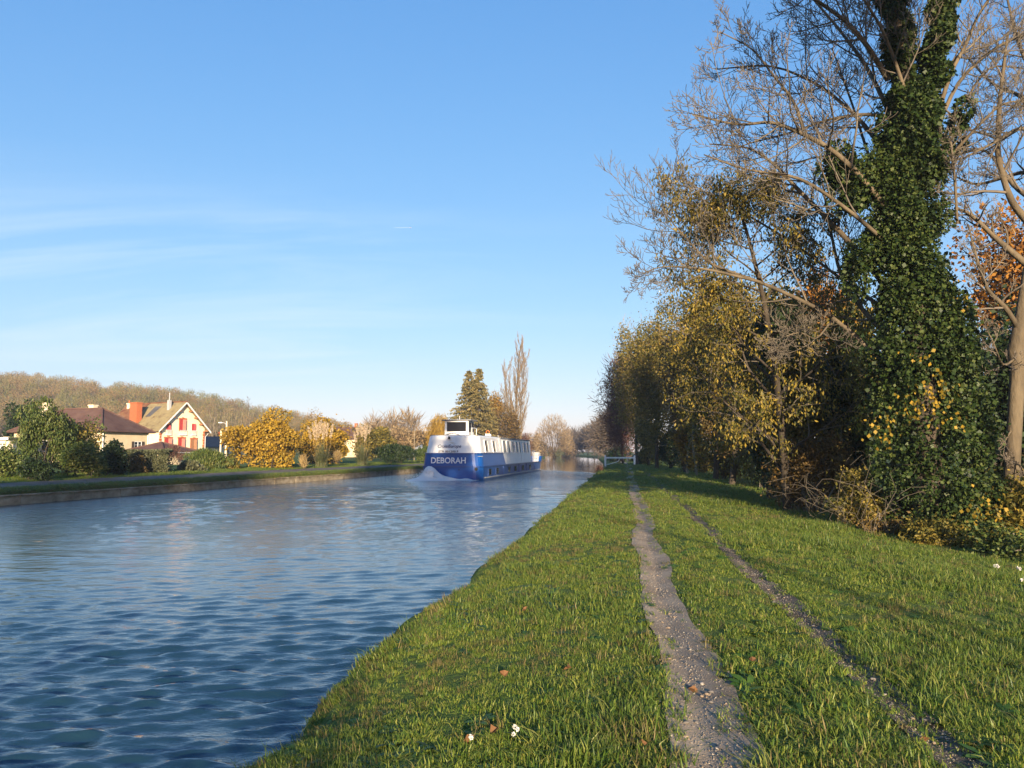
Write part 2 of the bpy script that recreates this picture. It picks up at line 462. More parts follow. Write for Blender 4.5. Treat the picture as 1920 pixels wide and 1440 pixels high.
def left_strip(name, label, v0, v1, mat_):
    s = np.concatenate([np.arange(10, 110, 1.0), np.arange(110, 260, 4)])
    T = np.linspace(0, 1, 6)
    wob = .12 * np.sin(s * .5) + .08 * np.sin(s * 1.3)
    Vv = (v0 + wob)[:, None] + (v1 - v0) * T[None]
    rr = (uleft(s) + 2.4)[:, None] - Vv
    X, Y = xy(np.repeat(s[:, None], 6, 1), rr)
    Z = ground(X, Y) + .012
    i = np.arange(len(s) - 1)[:, None] * 6 + np.arange(5)[None]
    F = np.stack([i, i + 1, i + 7, i + 6], -1).reshape(-1, 4)
    setp(link(name, mesh_np(name, np.stack([X, Y, Z], -1).reshape(-1, 3), [F], mat_, smooth=True)), label, kind='structure')
sj = np.arange(38, 82, .8)
strip('dirt_track', 'bare earth track in the hollow behind the small tree', sj, np.full(len(sj), 9.9), lambda s, k: .7 + .15 * np.sin(s * .7 + k), M['gravel'], lift=.012)
left_strip('towpath', 'brown surfaced towpath on the far bank', 1.5, 3.9, M['asphalt'])

# ---- water: real waves, long swells from the boat's wake crossed by short ripples
m, nt, b = newmat('canal_water')
b.inputs['Base Color'].default_value = (.008, .026, .036, 1)
b.inputs['Roughness'].default_value = .04
b.inputs['IOR'].default_value = 1.75
b.inputs['Specular IOR Level'].default_value = .5
at_n = nt.nodes.new('ShaderNodeAttribute'); at_n.attribute_name = 'chop'
w1 = noise(nt, 5.5, 3, .6, mapscale=(1.0, 2.6, 1)); w2 = noise(nt, 19, 3, .6, mapscale=(1, 1.5, 1))
sm = nt.nodes.new('ShaderNodeMath'); sm.operation = 'MULTIPLY_ADD'
nt.links.new(w2, sm.inputs[0]); sm.inputs[1].default_value = .35; nt.links.new(w1, sm.inputs[2])
bn = nt.nodes.new('ShaderNodeBump'); bn.inputs['Distance'].default_value = .10
nt.links.new(sm.outputs[0], bn.inputs['Height'])
mu = nt.nodes.new('ShaderNodeMath'); mu.operation = 'MULTIPLY'; mu.inputs[1].default_value = .6
nt.links.new(at_n.outputs['Fac'], mu.inputs[0]); nt.links.new(mu.outputs[0], bn.inputs['Strength'])
nt.links.new(bn.outputs[0], b.inputs['Normal'])
M['water'] = m

def water():
    s = [2.2]
    while s[-1] < 108: s.append(s[-1] * 1.0066 + .002)
    s = np.array(s); k = 450
    T = np.linspace(0, 1, k)
    ul = uleft(s) + 2.4 - .02
    Rr = ul[:, None] + (0.12 - ul)[:, None] * T[None]
    S = np.repeat(s[:, None], k, 1)
    X, Y = xy(S, Rr)
    ds = np.gradient(s)[:, None]
    r = np.random.default_rng(5)
    dX = np.zeros_like(X); dY = np.zeros_like(X); Z = np.zeros_like(X)
    # calm ahead of the bow wave
    front = 81 + (97 - 81) * np.clip((-Rr) / 9.0, 0, 1.2) + .8 * np.sin(Rr * 2.1)
    calm = smooth(-1.0, 1.2, S - front)
    env = (.40 + .28 * vnoise(X * .16, Y * .16, 11) + .42 * smooth(-.5, .6, vnoise(X * .10 + .6, Y * .22, 15))) * (1 - .97 * calm)
    env = np.clip(env, .02, 1.2) * (1 - .35 * smooth(-13, -19, Rr))
    for j in range(96):
        lam = .11 * (.44 / .11) ** r.uniform() if j % 12 else r.uniform(.5, .9)
        th = R(109) + r.normal() * R(10) - (R(30) if j % 3 == 0 else 0)
        if j % 16 == 0: th = r.uniform(0, 6.28)
        kk = 6.2832 / lam
        amp = .0076 * min(lam, .42) ** .66 * r.uniform(.6, 1.25)
        fade = np.clip((lam / (ds * 2.3)) - .6, 0, 1)
        ph = kk * (np.cos(th) * X + np.sin(th) * Y) + r.uniform(0, 6.28) + 1.1 * vnoise(X * .7, Y * .7, 20 + j)
        A = amp * env * fade * (1 + .7 * smooth(12, 40, S))
        Z += A * np.cos(ph)
        dX -= .95 * A * np.cos(th) * np.sin(ph); dY -= .95 * A * np.sin(th) * np.sin(ph)
    # V-shaped wake swells
    q = np.clip(1 - np.abs(Rr + 12) / 14, 0, 1)
    Z += .007 * env * np.cos(6.28 / 2.1 * (Y * .93 - X * .36) + 1.5 * vnoise(X * .2, Y * .2, 71))
    pin = np.minimum(T, 1 - T)[None] * 40
    dX *= np.clip(pin, 0, 1)
    V = np.stack([X + dX, Y + dY, Z], -1).reshape(-1, 3)
    chop = (env * (.30 + 1.0 * smooth(9, 34, S))).reshape(-1)
    # still water ahead and behind as plain bands
    s2 = np.concatenate([np.linspace(s[-1], 160, 12), np.linspace(175, 620, 30)])
    k2 = 12; T2 = np.linspace(0, 1, k2)
    def band(sv):
        u2 = uleft(sv) + 2.4 - .02
        R2 = u2[:, None] + (0.12 - u2)[:, None] * T2[None]
        a, c = xy(np.repeat(sv[:, None], k2, 1), R2)
        return np.stack([a, c, np.zeros_like(a)], -1).reshape(-1, 3)
    def quads(n, w, off):
        i = np.arange(n - 1)[:, None] * w + np.arange(w - 1)[None]
        return np.stack([i, i + 1, i + w + 1, i + w], -1).reshape(-1, 4) + off
    B = band(s2); s3 = np.linspace(-150, 2.2, 14); C3 = band(s3)
    F = [quads(len(s), k, 0), quads(len(s2), k2, len(V)), quads(len(s3), k2, len(V) + len(B))]
    VV = np.concatenate([V, B, C3])
    me = mesh_np('water', VV, F, M['water'], smooth=True)
    a = me.attributes.new('chop', 'FLOAT', 'POINT')
    a.data.foreach_set('value', np.concatenate([chop, np.full(len(B), .012), np.full(len(C3), .5)]).astype(np.float32))
    setp(link('water', me), 'rippled blue canal water, calm beyond the boat', kind='structure')
water()

# ---- concrete retaining wall of the far bank, one panel after another
def canal_wall():
    X0, Y0 = xy(28.0, float(uleft(28.0)) + 2.4)
    t = thing('canal_wall', 'stained concrete wall with grass hanging over it along the far bank', 'wall', (float(X0), float(Y0), 0))
    s = 12.0; r = random.Random(3); i = 0
    while s < 128:
        L = 3.0
        xa, ya = [float(q) for q in xy(s + .012, float(uleft(s)) + 2.4)]
        xb, yb = [float(q) for q in xy(s + L - .012, float(uleft(s + L)) + 2.4)]
        a = math.atan2(yb - ya, xb - xa); ln = math.hypot(xb - xa, yb - ya)
        top = .35 + r.uniform(-.03, .03); dy = r.uniform(-.015, .02)
        mb = MB()
        cx, cy_ = (xa + xb) / 2 - X0, (ya + yb) / 2 - Y0
        nx, ny = math.sin(a), -math.cos(a)
        cx += nx * (.04 + dy); cy_ += ny * (.04 + dy)
        mb.box((cx, cy_, (top - .9) / 2), (ln, .22, top + .9), a)
        mb.box((cx + nx * .02, cy_ + ny * .02, top + .03), (ln, .27, .06), a)
        mb.build('panel', M['concrete'], t)
        s += L; i += 1
canal_wall()
# ------------------------------------------------------------------ the barge
BOAT_H = math.atan(.178)
boat = thing('canal_barge', 'blue and white hotel barge with DEBORAH lettered across its stern', 'boat', (-4.86, 62.0, 0), -BOAT_H)

def outline(hw, y0, y1, rs=.75, bow=0.0, n=5):
    "plan outline, counter-clockwise from stern port corner; bow>0 rounds the front over that length"
    P = []
    for i in range(n + 1):
        a = math.pi + (math.pi / 2) * i / n
        P.append((-hw + rs + rs * math.cos(a), y0 + rs + rs * math.sin(a)))
    for i in range(n + 1):
        a = 1.5 * math.pi + (math.pi / 2) * i / n
        P.append((hw - rs + rs * math.cos(a), y0 + rs + rs * math.sin(a)))
    if bow > 0:
        for i in range(n + 1):
            t = i / n; P.append((hw * math.cos(t * math.pi / 2) ** .7 if t < 1 else 0.25, y1 - bow + bow * math.sin(t * math.pi / 2)))
        for i in range(n + 1):
            t = 1 - i / n; P.append((-hw * math.cos(t * math.pi / 2) ** .7 if t < 1 else -0.25, y1 - bow + bow * math.sin(t * math.pi / 2)))
    else:
        P += [(hw, y1)] * 1 + [(-hw, y1)] * 1
    return P
def loft(mb, rings, cap_top=True, cap_bot=False, m=0):
    b = len(mb.v); k = len(rings[0])
    for rg in rings: mb.v.extend([tuple(p) for p in rg])
    for i in range(len(rings) - 1):
        for j in range(k):
            j2 = (j + 1) % k
            mb.f.append([b + i * k + j, b + i * k + j2, b + (i + 1) * k + j2, b + (i + 1) * k + j]); mb.m.append(m)
    if cap_top: mb.f.append([b + (len(rings) - 1) * k + j for j in range(k)]); mb.m.append(m)
    if cap_bot: mb.f.append([b + j for j in range(k)][::-1]); mb.m.append(m)
    return mb
def ring(z, *a, lean=0, **kw): return [(x, y + lean, z) for x, y in outline(*a, **kw)]

hull = loft(MB(), [ring(-.7, 2.40, .15, 37.6, bow=6.5), ring(.1, 2.50, .0, 38.2, bow=6.5), ring(1.05, 2.53, .0, 38.5, bow=6.0)]).build('hull', M['blue'], boat)
# high blue stern quarter, its forward edge raked
up = MB()
def quarter(z, hw, y0, y1): return [(x, y, z) for x, y in outline(hw, y0, y1)]
loft(up, [quarter(1.05, 2.50, .02, 10.55), quarter(2.10, 2.38, .06, 9.65)])
up.build('stern_quarter', M['blue'], boat)
aft = MB()
loft(aft, [quarter(2.10, 2.32, .10, 9.3), quarter(3.45, 2.10, .34, 8.9), quarter(3.56, 2.02, .42, 8.85)])
aft_o = aft.build('aft_cabin', M['white'], boat)
main = MB()
hwm = lambda z: 2.42 - (z - 1.05) * .096
def mring(z): return [(x, y, z) for x, y in ((-hwm(z), 9.0), (hwm(z), 9.0), (hwm(z), 27.0 - (z - 1.05) * .16), (-hwm(z), 27.0 - (z - 1.05) * .16))]
loft(main, [mring(1.05), mring(3.46)])
main_o = main.build('main_cabin', M['cabin'], boat)
rf = MB().box((0, 18.0, 3.50), (2 * hwm(3.5) + .16, 18.0, .09)); rf.box((0, 4.7, 3.585), (4.0, 8.2, .05))
rf.build('roof', M['deck'], boat)
# rubbing strakes and deck edge
st = MB()
for z, hw, y0, th in ((1.06, 2.56, -.02, .10), (2.12, 2.40, .03, .07)):
    O = outline(hw, y0, 38.5 if z < 2 else 9.7, bow=6.0 if z < 2 else 0)
    if z > 2: O = [O[-1]] + O[:-1]
    for i in range(len(O) - (0 if z < 2 else 1)):
        a, c = O[i], O[(i + 1) % len(O)]
        L = math.hypot(c[0] - a[0], c[1] - a[1])
        if L < .01: continue
        st.box(((a[0] + c[0]) / 2, (a[1] + c[1]) / 2, z), (L + .02, .09, th), math.atan2(c[1] - a[1], c[0] - a[0]))
st.build('rubbing_strake', M['navy'], boat)
lo = MB()
for sx in (-1, 1):
    lo.box((sx * 2.545, 17.0, .16), (.06, 32.0, .09))
    lo.box((sx * 2.40, 5.2, 2.175), (.06, 8.6, .045))
lo.build('fender_rail', M['steel'], boat)
# white pillar between the two cabins, mid pillar
for y, w, z0 in ((9.15, .95, 2.12), (20.35, .55, 1.08), (26.6, .35, 1.08)):
    for sx in (-1, 1):
        mb = MB()
        for dz in ((z0, 3.46),):
            a0, a1 = hwm(z0) + .03, hwm(3.46) + .03
            V = [(sx * a0, y - w / 2, z0), (sx * a0, y + w / 2, z0), (sx * a1, y + w / 2, 3.46), (sx * a1, y - w / 2, 3.46)]
            V += [(x - sx * .25, yy, z) for x, yy, z in V]
            mb.add(V, [(0, 1, 2, 3), (4, 7, 6, 5), (0, 4, 5, 1), (1, 5, 6, 2), (2, 6, 7, 3), (3, 7, 4, 0)])
        mb.build('cabin_pillar', M['white'], boat)
# windows: frame > pane, cream strip at its forward end
def window(y, w, z0, z1, hwf, sx, pale_w=.45, lean=0.0):
    def q(ya, yb, za, zb, off):
        return [(sx * (hwf(za) + off), ya, za), (sx * (hwf(za) + off), yb, za), (sx * (hwf(zb) + off), yb, zb), (sx * (hwf(zb) + off), ya, zb)]
    f = MB(); t = .045
    for a in ((y - t, y + w + t, z0 - t, z0), (y - t, y + w + t, z1, z1 + t), (y - t, y, z0, z1), (y + w, y + w + t, z0, z1)):
        V = q(*a, .06) + q(*a, .0)
        f.add(V, [(0, 1, 2, 3), (4, 7, 6, 5), (0, 4, 5, 1), (1, 5, 6, 2), (2, 6, 7, 3), (3, 7, 4, 0)])
    fo = f.build('window', M['cabin'], boat)
    yc = y + w * (1 - pale_w)
    MB().add(q(y, yc, z0, z1, .012), [(0, 1, 2, 3)]).build('pane', M['glass'], fo)
    MB().add(q(yc + .01, y + w, z0, z1, .024), [(0, 1, 2, 3)]).build('pale_strip', M['pale_strip'], fo)
hwa = lambda z: 2.32 - (z - 2.10) * .163
for sx in (1, -1):
    for y in (2.3, 5.5): window(y, 1.25, 2.25, 3.18, hwa, sx, .42)
    for y in (10.0, 12.1, 14.2, 16.4, 18.4, 21.3, 23.7): window(y, 1.6, 2.18, 3.26, hwm, sx, .34)
    for y in (3.0, 6.2, 12.0, 15.5, 20.0, 25.0):      # low rectangular ports in the hull
        f = MB()
        for c, d in (((sx * 2.53, y, .30), (.05, 1.3, .03)), ((sx * 2.53, y, .86), (.05, 1.3, .03)), ((sx * 2.53, y - .63, .58), (.05, .03, .52)), ((sx * 2.53, y + .63, .58), (.05, .03, .52))):
            f.box(c, d)
        fo = f.build('port_light', M['navy'], boat)
        MB().box((sx * 2.53, y, .58), (.03, 1.2, .5)).build('pane', M['glass'], fo)
    for y in (9.0, 17.6, 22.5, 28.5): MB().box((sx * 2.55, y, .60), (.05, .09, .80)).build('hull_rib', M['navy'], boat)
# ladder on the white pillar
la = MB()
for yy in (8.2, 8.6): la.tube([(2.42, yy, 2.15), (2.16, yy, 3.75)], .02, 5)
for k in range(6): la.tube([(2.40 - .043 * k, 8.2, 2.3 + .24 * k), (2.40 - .043 * k, 8.6, 2.3 + .24 * k)], .015, 4)
la.build('ladder', M['steel'], boat)
# hawse hole and drain at the stern
for x, z, r in ((2.02, .86, .13), (.62, .80, .05), (-2.25, .70, .06)):
    MB().tube([(x, .12 if abs(x) > 1.9 else .04, z), (x, -.005 if abs(x) < 1.9 else .0, z)], r, 12).build('hawse_hole', M['black'], boat)
MB().box((2.30, -.0 + .30, 1.88), (.5, .03, .03), R(45)).build('handrail', M['steel'], boat)
# wheelhouse
wh = MB()
def wring(z, k=0): return [(x, y, z) for x, y in ((-.30 - 1.08 + k, 2.9 + k), (-.30 + 1.00 - k, 2.9 + k), (-.30 + 1.00 - k, 5.0 - k), (-.30 - 1.08 + k, 5.0 - k))]
loft(wh, [wring(3.58), wring(4.86, .03)])
who = wh.build('wheelhouse', M['white'], boat)
def wpane(pts, name='pane'): MB().add(pts, [(0, 1, 2, 3)]).build(name, M['glass'], who)
def wbox(c, d): MB().box(c, d).build('pane', M['glass'], who)
wbox((-.34, 2.905, 4.36), (1.66, .05, .80))
for y in (3.45, 4.45): wbox((.69, y, 4.33), (.05, .72, .82)); wbox((-1.365, y, 4.33), (.05, .72, .82))
MB().box((-.32, 3.95, 4.92), (2.56, 2.5, .08)).build('wheelhouse_roof', M['deck'], boat)
MB().tube([(.95, 3.1, 3.6), (.95, 3.1, 4.25)], .03, 6).tube([(.95, 3.1, 4.25), (.95, 4.8, 4.25), (.95, 4.8, 3.6)], .03, 6).build('handrail', M['white'], boat)
MB().tube([(-.5, 4.6, 4.95), (-.5, 4.6, 5.35)], .02, 5).build('mast', M['white'], boat)
# things on the roof
mb = MB()
for i in range(9):
    a = math.pi * i / 8
    mb.tube([(-.35 - .55 * math.cos(a), 1.3, 3.60 + .14 * math.sin(a)), (-.35 - .55 * math.cos(a), 1.9, 3.60 + .14 * math.sin(a))], .05, 5)
mb.build('roof_hatch', M['steel'], boat)
for x, y, s_ in ((1.35, 7.5, .3), (.4, 12, .25), (-1.2, 6.5, .35)): MB().box((x, y, 3.6 + s_ / 2), (s_ * 1.6, s_ * 1.6, s_), .2, taper=.8).build('roof_vent', M['white'], boat)
mb = MB().box((1.72, 6.2, 3.70), (.5, .4, .2), .1, taper=.9); mb.build('life_raft_case', M['white'], boat)
mb = MB()
for k in range(12):
    a0, a1 = 6.283 * k / 12, 6.283 * (k + 1) / 12
    mb.tube([(1.66 + .15 * math.cos(a0), 6.2, 3.96 + .15 * math.sin(a0)), (1.66 + .15 * math.cos(a1), 6.2, 3.96 + .15 * math.sin(a1))], .04, 6)
mb.build('life_ring', M['orange'], boat)
mb = MB()
for sx in (-1, 1):
    for y in range(0, 27, 2): mb.tube([(sx * 2.05, 10 + y * .62, 3.5), (sx * 2.05, 10 + y * .62, 3.62)], .02, 4)
mb.build('roof_cleat', M['steel'], boat)['kind'] = 'stuff'
# bow deck rail and windlass
rl = MB()
for sx in (-1, 1):
    for z in (1.5, 1.85, 2.2): rl.tube([(sx * 2.40, 27.4, z), (sx * 2.40, 32.3, z), (sx * 2.2, 34.5, z)], .025, 5)
    for y in np.arange(27.4, 32.4, .55): rl.tube([(sx * 2.40, y, 1.05), (sx * 2.40, y, 2.2)], .03, 5)
    rl.tube([(sx * 2.2, 34.5, 1.05), (sx * 2.2, 34.5, 2.2)], .03, 5)
rl.build('railing', M['white'], boat)
for sx in (-1, 1): MB().box((sx * 2.2, 34.0, 1.55), (.10, 2.6, 1.0)).build('bow_bulwark', M['white'], boat)
MB().tube([(1.6, 29.5, 1.05), (1.6, 29.5, 2.35)], .10, 8).box((1.6, 29.5, 2.5), (.55, .5, .28), 0, taper=.85).build('deck_lamp', M['white'], boat)
MB().box((0, 35.5, 1.35), (1.4, 1.0, .6), 0, taper=.8).tube([(-1, 35.5, 1.4), (1, 35.5, 1.4)], .18, 8).build('windlass', M['blue'], boat)
loft(MB(), [ring(1.05, 2.45, 33.5, 38.3, bow=4.0, rs=.3), ring(1.7, 2.50, 34.2, 38.9, bow=4.0, rs=.3)]).build('bow_peak', M['blue'], boat)
# stern light above the lettering
MB().box((-.27, .27, 3.26), (.30, .10, .10)).build('lamp_bracket', M['white'], boat)
MB().box((-.27, .22, 3.38), (.20, .18, .22), 0, taper=.6).build('stern_light', M['black'], boat)
# lettering, cut from flat letters 4 mm thick
def lettering(txt, size, x, z, y, tilt, mat_, bold=0.0, shear=0.0, width=None, name='lettering'):
    cu = bpy.data.curves.new('lettering', 'FONT')
    cu.body = txt; cu.size = size; cu.extrude = .004; cu.offset = bold; cu.shear = shear
    cu.align_x = 'CENTER'; cu.resolution_u = 3
    tmp = bpy.data.objects.new('lettering', cu); COL.objects.link(tmp)
    bpy.context.view_layer.update()
    me = bpy.data.meshes.new_from_object(tmp.evaluated_get(bpy.context.evaluated_depsgraph_get()))
    bpy.data.objects.remove(tmp); bpy.data.curves.remove(cu)
    me.materials.clear(); me.materials.append(mat_)
    o = link(name, me, boat, (x, y, z)); o.rotation_euler = (R(90) - tilt, 0, 0)
    if width:
        w = max(v.co.x for v in me.vertices) - min(v.co.x for v in me.vertices)
        k = width / w
        for v in me.vertices: v.co.x *= k
    return o
lettering('DEBORAH', .66, -.27, 1.33, .025, math.atan(.04), M['white'], bold=.012, width=2.88)
tl = math.atan(.24 / 1.35)
lettering('CroisiEurope', .36, -.26, 2.58, .170, tl, M['ink_blue'], bold=.007, shear=.28, width=1.95)
lettering('STR 001200 F', .23, -.30, 2.19, .102, tl, M['ink_grey'], bold=.006, width=1.66)
for x0, z0, w, h, ph in ((-.35, 2.94, .75, .10, 0), (-.22, 2.90, .55, .06, .6)):
    sw = MB()
    pts = [(x0 + w * i / 10, z0 + h * math.sin(i / 10 * 3.0 + ph) - .012 * i) for i in range(11)]
    for i in range(10):
        (xa, za), (xb, zb) = pts[i], pts[i + 1]; th = .022 * math.sin(math.pi * (i + .5) / 10)
        ya = lambda z: .096 + (z - 2.10) * .178
        sw.quad((xa, ya(za), za - th), (xb, ya(zb), zb - th), (xb, ya(zb + th), zb + th), (xa, ya(za + th), za + th))
    sw.build('company_emblem', M['gold'], boat)

# foam thrown up at the stern
m, nt, b = newmat('foam')
b.inputs['Base Color'].default_value = (.68, .66, .62, 1); b.inputs['Roughness'].default_value = .8
bump(nt, b, noise(nt, 9, 5), .9, .08)
M['foam'] = m
def foam():
    r = np.random.default_rng(3)
    n, k = 60, 90
    bx = math.cos(BOAT_H); bs = math.sin(BOAT_H)
    lx = np.linspace(-4.3, 3.2, k)[None] + np.zeros((n, 1)); ly = np.linspace(-4.0, .35, n)[:, None] + np.zeros((1, k))
    prof = .86 * np.exp(-((lx + 1.75) / .62) ** 2 - ((ly + .9) / .8) ** 2) + .42 * np.exp(-((lx + .7) / .8) ** 2 - ((ly + .9) / .7) ** 2) \
        + .22 * np.exp(-((lx + 2.6) / .9) ** 2 - ((ly + 1.2) / 1.0) ** 2) + .12 * np.exp(-((lx - 1.2) / 1.4) ** 2 - ((ly + .35) / .5) ** 2)
    nz = sum(vnoise(lx * f, ly * f, 40 + i) / f for i, f in enumerate((2.2, 4.5, 9, 17))) * 1.1
    z = prof * (1 + .55 * nz) + .05 * nz - .055
    X = -4.72 + lx * bx + ly * bs; Y = 62 - lx * bs + ly * bx
    V = np.stack([X, Y, z], -1).reshape(-1, 3)
    i = np.arange(n - 1)[:, None] * k + np.arange(k - 1)[None]
    F = np.stack([i, i + 1, i + k + 1, i + k], -1).reshape(-1, 4)
    zz = z.reshape(-1)
    F = F[zz[F].max(1) > -.03]
    # spray droplets above the crest
    nd = 220
    dx = r.normal(-1.7, .75, nd); dy = r.normal(-.9, .6, nd); dz = np.abs(r.normal(0, .16, nd)) + .62 * np.exp(-((dx + 1.75) / .8) ** 2)
    P = np.stack([-4.72 + dx * bx + dy * bs, 62 - dx * bs + dy * bx, dz], -1)
    s_ = r.uniform(.012, .04, nd)[:, None]
    tet = np.array([[1, 1, 1], [-1, -1, 1], [-1, 1, -1], [1, -1, -1]], float)
    D = (P[:, None] + tet[None] * s_[:, None]).reshape(-1, 3)
    q = np.arange(nd)[:, None] * 4 + len(V)
    T = np.concatenate([q + np.array(t) for t in ((0, 1, 2), (0, 3, 1), (0, 2, 3), (1, 3, 2))])
    o = link('wake_foam', mesh_np('wake_foam', np.concatenate([V, D]), [F, T], M['foam'], smooth=False))
    setp(o, 'white foam churned up behind the barge stern', kind='stuff')
foam()

# ------------------------------------------------------------------ barrier and walker
def barrier():
    xa, ya = 10.88, 90.0; xb, yb = 14.38, 90.6
    za = gz(xa, ya)
    t = thing('barrier_gate', 'white metal barrier across the grassy towpath', 'barrier', (xa, ya, za))
    dx, dy = xb - xa, yb - ya; L = math.hypot(dx, dy); a = math.atan2(dy, dx)
    px = lambda d, z: (dx * d / L, dy * d / L, z - za)
    zb = gz(xb, yb)
    def post(d, z0, z1): MB().box(px(d, (z0 + z1) / 2), (.17, .17, z1 - z0), a).box(px(d, z1 + .04), (.12, .12, .08), a).box(px(d, 1.40), (.23, .23, .09), a).build('post', M['white'], t)
    post(0, za - .2, 1.78); post(L, zb - .2, 1.76)
    MB().box(px(L / 2, 1.55), (L - .18, .14, .17), a).build('rail', M['white'], t)
    MB().tube([px(.12, .72), px(1.35, 1.05), px(1.58, 1.15), px(1.68, 1.28), px(1.68, 1.47)], .04, 6).build('brace', M['white'], t)
    MB().tube([px(2.65, zb - .02), px(2.65, 1.47)], .025, 5).build('drop_bolt', M['steel'], t)
barrier()

def person():
    X, Y = 18.05, 120.0
    t = thing('person', 'person in dark clothing walking on the path beyond the white barrier', 'person', (X, Y, gz(X, Y)))
    J = {'pelvis': (0, 0, .95), 'waist': (0, 0, 1.1), 'chest': (0, .01, 1.35), 'neck': (0, .0, 1.5), 'chin': (0, -.02, 1.58), 'crown': (0, 0, 1.72),
         'ls': (-.17, 0, 1.43), 'le': (-.25, .03, 1.16), 'lw': (-.23, -.06, .92), 'lh': (-.22, -.10, .82),
         'rs': (.17, 0, 1.43), 're': (.25, -.02, 1.16), 'rw': (.22, -.14, .96), 'rh': (.21, -.18, .87),
         'lt': (-.09, 0, .90), 'lk': (-.10, -.10, .50), 'la': (-.10, -.02, .09), 'lf': (-.10, -.16, .04),
         'rt': (.09, 0, .90), 'rk': (.10, .04, .50), 'ra': (.10, .18, .12), 'rf': (.10, .04, .04)}
    E = [('pelvis', 'waist'), ('waist', 'chest'), ('chest', 'neck'), ('neck', 'chin'), ('chin', 'crown'), ('chest', 'ls'), ('ls', 'le'), ('le', 'lw'), ('lw', 'lh'),
         ('chest', 'rs'), ('rs', 're'), ('re', 'rw'), ('rw', 'rh'), ('pelvis', 'lt'), ('lt', 'lk'), ('lk', 'la'), ('la', 'lf'), ('pelvis', 'rt'), ('rt', 'rk'), ('rk', 'ra'), ('ra', 'rf')]
    rad = dict(pelvis=.15, waist=.14, chest=.16, neck=.06, chin=.085, crown=.09, ls=.075, le=.055, lw=.04, lh=.045, rs=.075, re=.055, rw=.04, rh=.045,
               lt=.095, lk=.065, la=.045, lf=.045, rt=.095, rk=.065, ra=.045, rf=.045)
    names = list(J)
    me = bpy.data.meshes.new('body')
    me.from_pydata([J[n] for n in names], [(names.index(a), names.index(b)) for a, b in E], [])
    o = link('body', me, t)
    md = o.modifiers.new('skin', 'SKIN')
    o.modifiers.new('sub', 'SUBSURF').render_levels = 1
    o.modifiers['sub'].levels = 1
    for i, n in enumerate(names): me.skin_vertices[0].data[i].radius = (rad[n], rad[n])
    me.skin_vertices[0].data[0].use_root = True
    bpy.context.view_layer.update()
    m2 = bpy.data.meshes.new_from_object(o.evaluated_get(bpy.context.evaluated_depsgraph_get()))
    o.modifiers.clear(); o.data = m2; m2.name = 'body'
    m2.materials.clear()
    for k, c in (('skin', (.32, .19, .13)), ('jacket', (.010, .010, .013)), ('trousers', (.018, .02, .03)), ('shoes', (.02, .018, .016))):
        m2.materials.append(surf('person_' + k, [c], 8, .8, .1))
    for p in m2.polygons:
        z, x = p.center.z, abs(p.center.x)
        p.material_index = 0 if z > 1.52 or (x > .17 and z < .92 and z > .75) else 1 if z > .93 else 2 if z > .10 else 3
        p.use_smooth = True
    hm = surf('person_hair', [(.025, .018, .012)], 12, .8, .3)
    hb = MB()
    for i in range(5):
        z = 1.60 + .045 * i; rr = (.105, .115, .112, .09, .05)[i]
        hb.v.extend([(rr * math.cos(j * .785), .025 + rr * math.sin(j * .785), z + .05) for j in range(8)])
    for i in range(4):
        for j in range(8):
            hb.f.append([i * 8 + j, i * 8 + (j + 1) % 8, i * 8 + 8 + (j + 1) % 8, i * 8 + 8 + j]); hb.m.append(0)
    hb.f.append([32 + j for j in range(8)]); hb.m.append(0)
    hb.build('hair', hm, t, True)
person()
# ------------------------------------------------------------------ houses on the far bank
HB = R(-17)
M['render_cream'] = surf('cream_render', [(.68, .58, .40), (.80, .70, .50)], 1.3, .9, .25, 20, .01)
M['render_ochre'] = surf('ochre_render', [(.56, .45, .28), (.68, .56, .37)], 1.2, .9, .25, 20, .01)
M['brick'] = surf('red_brick', [(.30, .085, .035), (.42, .13, .05)], 9, .9, .4, 30, .01)
M['red_shutter'] = surf('red_shutters', [(.30, .028, .03), (.36, .042, .04)], 5, .6, .1)
M['lit_shutter'] = surf('lit_red_shutters', [(.40, .11, .08), (.46, .15, .11)], 5, .6, .1)  # same red painted lighter, as if sun struck the open leaf
M['wood'] = surf('brown_wood', [(.22, .10, .045), (.30, .15, .07)], 5, .7, .2)
M['dark_shutter'] = surf('brown_shutters', [(.05, .035, .025), (.07, .05, .035)], 5, .7, .1)
def tilemat(name, cols, pos):
    m, nt, b = newmat(name)
    nt.links.new(ramp(nt, cols, noise(nt, .9, 6, .65), pos), b.inputs['Base Color'])
    b.inputs['Roughness'].default_value = .9; b.inputs['Specular IOR Level'].default_value = .15
    tc = nt.nodes.new('ShaderNodeTexCoord')
    wv = nt.nodes.new('ShaderNodeTexWave'); wv.wave_type = 'BANDS'; wv.bands_direction = 'Z'; wv.wave_profile = 'SAW'
    wv.inputs['Scale'].default_value = 1.3; wv.inputs['Distortion'].default_value = .4
    nt.links.new(tc.outputs['Object'], wv.inputs['Vector'])
    bump(nt, b, wv.outputs['Fac'], .8, .05)
    return m
M['tile_moss'] = tilemat('mossy_tiles', [(.10, .055, .032), (.21, .165, .085), (.27, .22, .11), (.17, .10, .055)], [.3, .42, .6, .72])
M['tile_red'] = tilemat('old_red_tiles', [(.12, .045, .028), (.20, .10, .05), (.16, .13, .08)], [.35, .55, .7])
M['tile_dark'] = tilemat('dark_brown_tiles', [(.075, .040, .034), (.105, .060, .048), (.13, .080, .062)], [.3, .5, .7])
M['slate'] = tilemat('grey_slates', [(.07, .07, .075), (.11, .11, .115)], [.35, .65])

